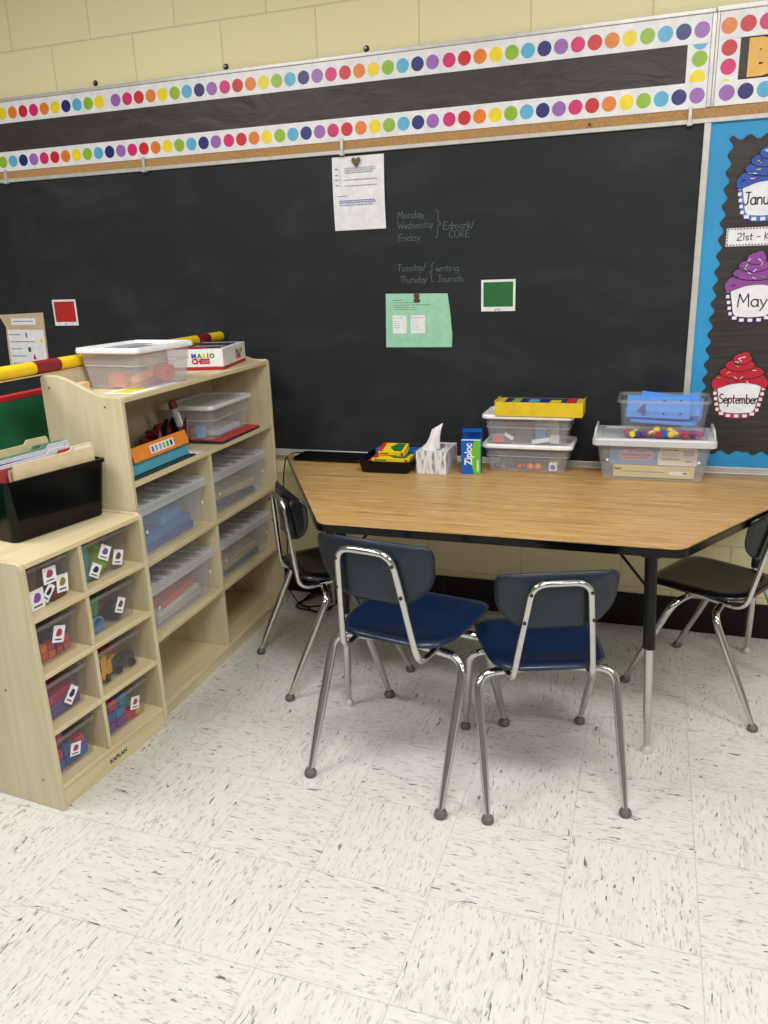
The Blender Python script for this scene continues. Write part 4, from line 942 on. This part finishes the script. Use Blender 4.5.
# pole and rule along the back edge
py0, py1 = -1.62, -.060; PX = -.446; PZ = BHB+.0235
t = thing('striped_pole', 'long yellow pole with dark red bands lying along the tall shelf back', 'pole', (PX, 0, PZ))
yel = C_('pole_yellow', 244, 206, 30, .35); mar = C_('pole_maroon', 128, 22, 30, .4)
PR = .0195
MB().tube([(-.012*(y_+.6), y_, 0) for y_ in (py0, -.8, py1+.02, py1)], [PR, PR, PR, PR*.75], yel, 18).build('tube', t)
for (a, b) in ((-1.195, -1.085), (-.245, -.150), (-1.62, -1.55)):
    MB().tube([(-.012*(a+.6), a, 0), (-.012*(b+.6), b, 0)], PR+.0008, mar, 18).build('band', t)
o = MB().bevbox(-.014, .014, -.72, .30, 0, .003, m_maple_edge, r=.002).build('wooden_rule'); place(o, (PX+.012, -.80, BHB+.0005), .0); tag(o, 'flat wooden rule under the yellow pole on the shelf back', 'ruler')
# green panel behind
t = thing('fabric_panel', 'green fabric panel with red top binding behind the low shelf', 'fabric panel', (-.62, -1.35, 0), 0)
MB().box(-.012, .012, -.42, .42, .10, 1.080, C_('green_fabric', 24, 116, 76, .75)).build('fabric', t)
MB().bevbox(-.015, .015, -.423, .423, 1.076, 1.094, C_('red_binding', 190, 40, 44, .7), r=.004).build('binding', t)
for s_ in (-1, 1): MB().box(-.012, .012, s_*.38-.02, s_*.38+.02, 0.02, .10, m_blackp).box(-.15, .15, s_*.38-.02, s_*.38+.02, 0, .02, m_blackp).build('foot', t)

# ------------------------------------------------------------ black file box with folders on the low shelf
fyaw = math.atan2(-.064, .302)
fx, fy = -.298, -1.515
t = thing('file_box', 'glossy black plastic file box full of folders on the low shelf', 'file box', (fx, fy, SH-.0035), fyaw)
# local: +y along the long front face from near corner, -x depth
Lf, Df, Hf = .310, .235, .178
def frame_ring(e, z, r): return [(a-Df/2, b+Lf/2, z) for a, b in rrect(Df+2*e, Lf+2*e, r, 4)]
MB().loft([frame_ring(-.004, 0, .02), frame_ring(0, .004, .022), frame_ring(.012, Hf-.012, .012), frame_ring(.017, Hf-.012, .012), frame_ring(.017, Hf, .012), frame_ring(.009, Hf, .012), frame_ring(-.003, .006, .018)], m_black, True, True).build('body', t)
def inF(x, y, z):
    c, s_ = math.cos(fyaw), math.sin(fyaw); return (fx+c*x-s_*y, fy+s_*x+c*y, SH-.0035+z)
fold = [(-.012, .225, C_('manila', 226, 206, 166, .7), 'manila folder at the front of the black file box', 0), (-.032, .210, C_('pale_manila', 216, 192, 170, .7), 'pinkish manila folder second from the front of the black file box', .02),
        (-.052, .213, C_('rose_folder', 178, 66, 74, .6), 'rose red folder in the black file box', -.02), (-.072, .208, m_black, 'black folder in the middle of the black file box', .05),
        (-.095, .212, m_paper, 'white paper bundle in the black file box', -.03), (-.118, .222, C_('blue_edged', 206, 210, 224, .6), 'white folder with dark stripe in the black file box', .0),
        (-.145, .222, C_('sage_folder', 118, 158, 128, .6), 'sage green folder in the black file box', .04), (-.170, .216, C_('sage2', 96, 136, 106, .6), 'darker green folder in the black file box', -.02), (-.198, .232, C_('manila2', 220, 204, 160, .7), 'manila folder at the back of the black file box', -.02)]
for k, (x_, h_, m, lab, dy) in enumerate(fold):
    L_ = .272
    P = [(-L_/2, 0), (L_/2, 0), (L_/2, h_-.012), (L_/2-.006, h_), (L_/2-.075, h_), (L_/2-.085, h_-.012), (-L_/2, h_-.016)]
    mb = MB().loft([[(x0_, a, b) for a, b in P] for x0_ in (0, .0035)], m)
    mb.loft([[(x0_, a, b*(1 if b < .1 else .965)) for a, b in P] for x0_ in (-.0035, -.0015)], m)
    if 'stripe' in lab: mb.box(.0035, .0039, -.12, L_/2-.09, h_-.030, h_-.026, m_navyink); mb.prism([(L_/2-.05, h_-.03), (L_/2-.02, h_-.01), (L_/2-.01, h_-.035)], .0035, .004, m_ink, 'x')
    if k == 0: mb.box(.0035, .0039, L_/2-.07, L_/2-.012, h_-.014, h_-.006, m_paper)
    o = mb.build('file_folder'); o.location = inF(x_, Lf/2+(.012 if dy >= 0 else -.004), .0065); o.rotation_euler = (0, .03, fyaw)
    tag(o, lab, 'folder', 'folders in the black file box')

# ============================================================ THINGS ON THE TABLE
Z = TZ+.0005
t = thing('keyboard', 'thin flat black keyboard with a cable at the back left corner of the table', 'keyboard', (.105, -.115, Z), .0)
MB().bevbox(-.182, .182, -.073, .060, 0, .016, m_black, r=.012).build('case', t)
kk = MB()
for r_ in range(4):
    for c in range(14): kk.box(-.170+c*.0243, -.149+c*.0243, -.058+r_*.027, -.036+r_*.027, .016, .0172, m_black)
kk.build('keys', t)
MB().tube(fillet([(-.182, .045, .008), (-.225, .048, .008), (-.262, .030, -.01), (-.275, .018, -.10), (-.273, .010, -.35), (-.268, -.02, -.62), (-.20, -.06, -.672)], .03, 5), .0028, m_black, 8).build('cable', t)
# black tray with crayon boxes
t = thing('desk_tray', 'black plastic tray holding crayon boxes on the table', 'tray', (.376, -.225, Z), .02)
tub(.195, .19, .212, .207, .050, m_black, t, r=.02, rim=.003, name='tray')
def crayon_box(loc, rz, sz, label, rot=(0, 0)):
    a, b, c = sz; t = thing('crayon_box', label, 'crayon box', loc, rz); t.rotation_euler = (rot[0], rot[1], rz)
    MB().box(-a/2, a/2, -b/2, b/2, 0, c, m_yellow).build('carton', t, bevel=.001)
    q = MB().prism([(-a*.12, .001), (a*.10, -b/2+.004), (a*.40, -b/2+.004), (a*.40, b/2-.004), (a*.10, b/2-.004)], c, c+.0006, m_green)
    q.box(-a/2, -a*.34, -b/2, b/2, c, c+.0006, DOT['R']); q.build('print', t)
    q = MB().box(-a*.42, a*.2, -b/2-.0006, -b/2, c*.3, c*.42, m_redink).box(-a*.42, -a*.1, -b/2-.0006, -b/2, c*.55, c*.75, m_green).box(a*.38, a*.46, -b/2-.0006, -b/2, c*.2, c*.8, m_redink)
    q.build('side_print', t)
crayon_box((.398, -.262, Z+.034), .03, (.152, .085, .024), 'wide yellow and red crayon box lying flat in the black tray')
crayon_box((.392, -.228, Z+.0595), .0, (.106, .075, .028), 'green striped yellow crayon box on top of the crayon pile', rot=(.25, 0)) 
o = flat_item('crayon_carton', (.375, -.198, Z+.008), (.18, .15, .0255), C_('red_carton', 170, 40, 36, .45), 'red carton filling the bottom of the black tray', .02, 'crayon box')
o = flat_item('blue_carton', (.395, -.165, Z+.034), (.19, .055, .034), C_('blue_carton_m', 36, 104, 176, .4), 'blue carton at the back of the black tray', -.03, 'crayon box')
# tissues
t = thing('tissue_box', 'grey and white patterned tissue box with a tissue pulled up', 'tissue box', (.562, -.207, Z), .0)
q = NT('birch_print'); n1 = q.n('ShaderNodeTexNoise'); n1.inputs['Scale'].default_value = 1; n1.inputs['Detail'].default_value = 4
q.l(q.coords(scale=(150, 60, 26)), n1.inputs['Vector']); q.l(q.ramp(n1.outputs[0], [(.40, srgb(226, 226, 226)), (.56, srgb(206, 206, 208)), (.66, srgb(128, 126, 124))]), q.b.inputs['Base Color']); q.b.inputs['Roughness'].default_value = .6
MB().box(-.060, .060, -.092, .092, 0, .088, q.m).build('carton', t, bevel=.0015)
MB().prism(rrect(.055, .11, .025, 6), .088, .0885, C_('slot_grey', 120, 120, 122, .7)).build('slot', t)
q = MB(); n = 22; rings = []; rr = random.Random(11)
for k in range(8):
    f = k/7; z_ = .086+.092*f
    w_ = .034*(1-f)+.020*f-.006*math.sin(PI*f); dd_ = .030*(1-f)+.006*f; rings.append([(-.016+.030*f+w_*(1+.16*math.sin(5*a+k*.5))*math.cos(a), -.035+dd_*(1+.22*math.sin(4*a+1+k*.3))*math.sin(a), z_+f*.012*math.cos(a)) for a in [2*PI*j/n for j in range(n)]])
q.loft(rings, m_paper, False, False, smooth=False); q.build('tissue', t, solid=.0005)
# sandwich bag box
t = thing('bag_box', 'upright blue and green Ziploc bag box with raised open flap', 'box', (.708, -.236, Z), .10)
zb = C_('bag_blue', 14, 92, 190, .35)
MB().box(-.037, .037, -.030, .030, 0, .132, zb).build('carton', t, bevel=.001)
gp = [(.012+.010*math.sin(PI*k/10), .001+.129*k/10) for k in range(11)]
gp = [(.0345-.022*(1-.0)*(1 if True else 0)-.010*math.sin(PI*k/10), .001+.130*k/10) for k in range(11)]
MB().prism(gp+[(.037, .131), (.037, .001)], -.0306, -.0300, C_('bag_green', 104, 190, 48, .35), 'y').build('green_panel', t)
part_label(text('Ziploc', .040, m_white, t, (.004, -.0308, .036), rot=(PI/2, -PI/2, 0), bold=.0012, sx=.82), 'white brand lettering running up the box')
q = MB()
for k in range(6): q.box(.024, .030, -.0309, -.0306, .012+k*.0075, .0175+k*.0075, m_white)
q.build('side_print', t)
q = MB().add([(-.036, -.030, .132), (.036, -.030, .132), (.036, -.018, .133), (-.036, -.018, .133)], [(0, 1, 2, 3)], m_paper)
q.box(-.037, .037, .028, .030, .132, .165, zb); q.add([(-.037, .030, .165), (.037, .030, .165), (.040, -.012, .160), (-.034, -.012, .160)], [(0, 1, 2, 3)], zb); q.build('flap', t, solid=.0008)
# two shoeboxes + game box
shoebox((.913, -.118, Z), .0, .345, .205, .110, 'lower of two stacked white lidded boxes, with balls and a die', m_lidw, m_clear)
shoebox((.913, -.118, Z+.1105-.0045), .0, .345, .205, .117, 'upper of two stacked white lidded boxes, with erasers, under a yellow box', m_lidw, m_clear)
t = thing('game_box', 'long yellow game box with blue printed top on the stacked clear boxes', 'game box', (.955, -.165, Z+.2225-.003), .0)
MB().bevbox(-.160, .160, -.060, .060, 0, .052, C_('game_yellow', 226, 196, 40, .4), r=.003).build('carton', t)
q = MB().box(-.128, .135, -.048, .050, .052, .0526, C_('game_navy', 30, 46, 110, .4)).box(-.04, .0, -.04, .02, .0526, .053, DOT['B']).box(.04, .08, -.045, .01, .0526, .053, DOT['Y']).box(-.10, -.07, -.045, .04, .0526, .053, DOT['G']).box(.10, .132, -.046, .045, .0526, .053, DOT['R'])
q.build('top_print', t)
q = MB()
for x_ in (-.162, .160): q.box(x_, x_+.002, -.056, .056, .004, .058, C_('game_yellow', 226, 196, 40, .4))
q.build('end_flap', t)
# contents of lower
B = lambda x_, y_, z_: (.913+x_, -.118+y_, Z+z_)
for k, (x_, y_, c, r_) in enumerate(((-.030, -.045, ('br', 206, 70, 44), .010), (-.015, -.040, ('br2', 190, 44, 50), .010), (.012, -.058, ('orb', 236, 124, 52), .0135), (.040, -.056, ('orb', 236, 124, 52), .0135), (-.095, -.05, ('brown3', 150, 120, 90), .010), (-.118, -.045, ('bl6', 80, 96, 140), .012), (-.06, -.03, ('vi', 96, 74, 130), .011))):
    o = MB().ball((0, 0, r_), r_, tm(*c), 12).build('toy_ball'); place(o, B(x_, y_, .0045)); tag(o, ['left of the two small red balls', 'right of the two small red balls', 'left orange ball', 'right orange ball', 'brown bead', 'slate blue bead at the left', 'violet bead'][k]+' in the lower clear box on the table', 'toy')
t = thing('picture_die', 'white cube with a blue dot in the lower clear box on the table', 'toy', B(.098, -.052, .0045))
MB().bevbox(-.016, .016, -.016, .016, 0, .033, m_white, r=.004).build('cube', t); MB().disc(0, .016, .010, -.0164, C_('die_blue', 50, 100, 170, .5)).build('dot', t)
for k, (x_, w_, c, lb) in enumerate(((-.105, .035, ('olive', 120, 150, 60), 'olive green block at the left'), (.095, .045, ('olive2', 150, 170, 70), 'yellow green block behind the cube'), (-.03, .09, ('slate6', 84, 84, 90), 'grey block at the back'))):
    toy_block(B(x_, .04, .0045), (w_, .03, .035), tm(*c), lb+' in the lower clear box on the table', None, 'toy_block', False)
B2 = lambda x_, y_, z_: (.913+x_, -.118+y_, Z+.1105+z_)
UP = ' in the upper clear box on the table'
toy_block(B2(-.112, -.055, .0), (.042, .025, .022), tm('eraser_o', 226, 96, 50), 'orange eraser'+UP, None, 'eraser', False)
o = toy_block(B2(-.075, -.055, .017), (.040, .018, .012), m_white, 'tilted white eraser beside the orange one'+UP, None, 'eraser', False); o.rotation_euler = (0, .5, 0)
o = toy_block(B2(.050, -.058, .002), (.068, .018, .015), m_white, 'long white eraser at the front'+UP, None, 'eraser', False); o.rotation_euler = (0, -.18, .05)
toy_block(B2(-.02, .0, .0), (.07, .05, .045), tm('taupe', 104, 96, 92), 'taupe block'+UP, None, 'toy_block', False)
toy_block(B2(.10, -.045, .0), (.035, .03, .03), tm('pale', 214, 206, 204), 'pale pink block at the right'+UP, None, 'toy_block', False)
toy_block(B2(.045, -.02, .0), (.04, .03, .055), tm('skyb', 90, 150, 190), 'sky blue block'+UP, None, 'toy_block', False)
toy_block(B2(-.05, .045, .0), (.10, .03, .068), tm('maroon7', 130, 40, 60), 'maroon box at the back'+UP, None, 'toy_box', False)
toy_block(B2(.06, .035, .0), (.09, .03, .072), tm('cream7', 206, 196, 186), 'cream box at the back right'+UP, None, 'toy_box', False)
# large latched bin + open bin
CX, CY = 1.366, -.138
t = thing('latched_bin', 'wide clear bin with frosted lid and raised handles holding a game box', 'bin', (CX, CY, Z), .01)
tub(.345, .205, .385, .232, .130, m_clear, t, r=.02, rim=.005)
lm = clear('frosted_lid', 222, 224, 228, .8, .3)
mb = MB(); f = lambda w_, d_, zz, r_: [(a, b, zz) for a, b in rrect(w_, d_, r_, 4)]
mb.loft([f(.412, .250, .128, .02), f(.420, .258, .131, .022), f(.420, .258, .150, .022), f(.412, .250, .156, .02), f(.36, .215, .156, .018), f(.352, .207, .150, .016)], lm, True, True); mb.build('lid', t)
for s_ in (-1, 1): MB().tube(fillet([(s_*.205, -.065, .150), (s_*.200, -.062, .182), (s_*.200, .062, .182), (s_*.205, .065, .150)], .012, 4), .0045, lm, 8).build('handle', t)
for s_ in (-1, 1): MB().lathe((0, 0, 0), [(0, .001), (.005, .001), (.005, 0), (0, 0)], m_white, 10).xf(Matrix.Translation((s_*.155, -.1115, .075)) @ Matrix.Rotation(PI/2, 4, 'X')).build('moulded_spot', t)
t = thing('game_box', 'blue and cream printed game box inside the wide latched clear bin', 'game box', (1.368, -.135, Z+.0525), .01)
MB().bevbox(-.150, .150, -.080, .080, 0, .068, C_('game_blue', 104, 146, 196, .5), r=.002).build('carton', t)
q = MB().prism([(.018, .001), (.149, .001), (.149, .067), (.024, .067), (.015, .034)], -.0806, -.080, C_('cream_print', 226, 220, 208, .6), 'y'); q.build('cream_panel', t)
MB().prism([(a-.058, b+.036) for a, b in rrect(.120, .042, .020, 5)], -.0806, -.080, C_('pink_oval', 208, 160, 184, .6), 'y').build('title_oval', t)
pk = C_('title_red', 178, 84, 128, .6)
q = MB(); lines(q, -.088, -.022, .0495, 1, .01, pk, -.0808, .007, rag=0, seg=.008); lines(q, -.112, -.004, .0365, 1, .01, pk, -.0808, .009, rag=0, seg=.009); lines(q, -.100, -.014, .0245, 1, .01, pk, -.0808, .005, rag=0, seg=.007); q.build('title_print', t)
q = MB(); lines(q, .03, .085, .058, 1, .01, m_ink, -.0807, .003, rag=0); lines(q, .03, .09, .045, 1, .008, C_('p_brown', 150, 120, 80, .6), -.0807, .003, rag=0); lines(q, .03, .085, .037, 1, .008, C_('p_brown', 150, 120, 80, .6), -.0807, .002); lines(q, .03, .09, .024, 1, .008, C_('p_green', 130, 150, 90, .6), -.0807, .006, rag=0)
q.box(.102, .138, -.0810, -.0806, .038, .056, C_('p_grey', 150, 158, 166, .6)); lines(q, .11, .135, .018, 1, .01, m_ink, -.0807, .004, rag=0); q.build('panel_print', t)
t = thing('manual_box', 'pale yellow flat box under the blue game box in the latched bin', 'game box', (1.372, -.133, Z+.0055), .01)
MB().bevbox(-.140, .140, -.082, .082, 0, .045, C_('pale_yellow', 214, 196, 124, .6), r=.002).build('carton', t)
q = MB().box(-.135, -.112, -.0826, -.082, .026, .034, m_ink).box(-.108, .04, -.0826, -.082, .020, .023, C_('p_brown', 150, 120, 80, .6)).box(.055, .12, -.0826, -.082, .013, .026, m_paper).box(.10, .115, -.083, -.0826, .017, .023, m_ink); q.build('side_print', t)
t = thing('open_bin', 'open clear bin of blue number boards on the latched bin', 'bin', (1.392, -.158, Z+.1565), .0)
tub(.272, .170, .296, .190, .135, clear('crisp_clear', 214, 218, 230, 0.08, .08), t, r=.018, rim=0)
MB().loft([[(a, b, z_) for a, b in rrect(w_, d_, .022, 5)] for w_, d_, z_ in ((.312, .206, .126), (.312, .206, .137), (.294, .188, .137), (.294, .188, .126))], m_rim2, loop=True).build('rim', t)
OB = lambda x_, y_, z_: (1.392+x_, -.158+y_, Z+.1565+z_)
bm = C_('foam_blue', 74, 140, 226, .6)
for k, (x_, y_, z_, rx, ry, w_, lab) in enumerate(((-.018, -.052, .066, .35, .02, .215, 'front blue foam board marked 4 in the open bin'), (.012, -.020, .060, .32, -.10, .225, 'tilted blue foam board in the middle of the open bin'), (.022, .010, .062, .30, .12, .215, 'rear blue foam board in the open bin'))):
    t = thing('number_board', lab, 'toy', OB(x_, y_, z_)); t.rotation_euler = (-rx, ry, 0)
    MB().bevbox(-w_/2, w_/2, -.006, .006, 0, .080, bm, r=.003).build('board', t)
    if k == 0: text('4', .052, C_('num_navy', 14, 30, 110, .5), t, (-.068, -.0066, .010), bold=.0025, sx=1.1)
    q = MB()
    for hx, hz in ((.02, .062), (.02, .016), (.075, .064), (.075, .018)): q.disc(hx, hz, .0042, -.0066, m_ink, 10)
    q.build('peg_hole', t)
o = MB().bevbox(-.11, .11, -.05, .05, 0, .012, bm, r=.004).build('foam_board'); place(o, OB(.0, -.01, .046), .02); o.rotation_euler = (0, .05, .02); tag(o, 'flat blue foam board under the number boards in the open bin', 'toy')
def peg(x_, y_, c, lab, rot, grp=None):
    o = MB().lathe((0, 0, 0), [(0, 0), (.006, 0), (.006, .020), (.011, .024), (.012, .034), (.008, .042), (0, .043)], tm(*c), 12).build('counting_peg'); o.location = OB(x_, y_, .014); o.rotation_euler = rot; tag(o, lab, 'toy', grp)
PG = ' at the bottom of the open bin'
peg(-.105, -.060, ('p_yel', 236, 206, 60), 'yellow peg in the left corner'+PG, (PI/2, 0, .2)); peg(-.045, -.066, ('p_yel', 236, 206, 60), 'yellow peg lying slanted left of centre'+PG, (0, 1.2, .3)); peg(.045, -.050, ('p_yel', 236, 206, 60), 'yellow peg right of centre'+PG, (PI/2, 0, -.5)); peg(.055, -.066, ('p_yel', 236, 206, 60), 'foremost yellow peg'+PG, (0, 1.3, 2.6))
peg(-.085, -.055, ('p_navy', 50, 70, 150), 'navy peg beside the left yellow pegs'+PG, (PI/2, 0, .1)); peg(-.010, -.052, ('p_redd', 176, 50, 80), 'red peg at the middle'+PG, (PI/2, 0, 0)); peg(.012, -.050, ('p_blu', 44, 96, 170), 'bright blue peg'+PG, (PI/2, 0, -.1)); peg(.095, -.048, ('p_pur', 120, 50, 110), 'purple peg'+PG, (PI/2, 0, .3)); peg(.112, -.046, ('p_crim', 176, 36, 76), 'crimson peg in the right corner'+PG, (PI/2, 0, -.2)); peg(-.118, -.040, ('p_crim', 176, 36, 76), 'crimson peg at the far left'+PG, (PI/2, 0, .4))
peg(-.068, -.050, ('p_pur2', 110, 60, 130), 'violet peg left of centre'+PG, (PI/2, 0, .2)); peg(.075, -.060, ('p_redd', 176, 50, 80), 'red peg right of the yellow ones'+PG, (PI/2, 0, .1)); peg(-.030, -.040, ('p_or', 210, 110, 50), 'orange peg behind the slanted yellow one'+PG, (PI/2, 0, .5)); peg(.030, -.035, ('p_navy', 50, 70, 150), 'navy peg right of the bright blue one'+PG, (PI/2, 0, -.3))

PGC = [('p_redd', 176, 50, 80), ('p_pur', 120, 50, 110), ('p_crim', 176, 36, 76), ('p_navy', 50, 70, 150), ('p_yel', 236, 206, 60), ('p_blu', 44, 96, 170)]
pr = random.Random(9)
for k in range(18):
    peg(-.115+.0135*k, -.030+pr.uniform(-.004, .030), PGC[(k*5+k//3) % 6], 'small bright peg in the heap behind the front row of the open bin', (PI/2, 0, pr.uniform(-.6, .6)), 'pegs heaped in the open bin')
# ------------------------------------------------------------ cable coil on the floor behind the left chair
pth = []
for k in range(70):
    a = k*.28; r_ = .075+.020*math.sin(k*.37)+.012*math.sin(k*1.1)
    pth.append((-.045+r_*1.1*math.cos(a)+.0008*k, -.12+r_*1.25*math.sin(a), .005+.0002*k))
pth += [(.05, -.05, .02), (.08, -.03, .018), (.2, -.03, .006), (.5, -.03, .006)]
o = MB().tube(pth, .0038, m_black, 8).build('power_cable'); tag(o, 'coiled black cable on the floor between the tall shelf and the wall', 'cable')
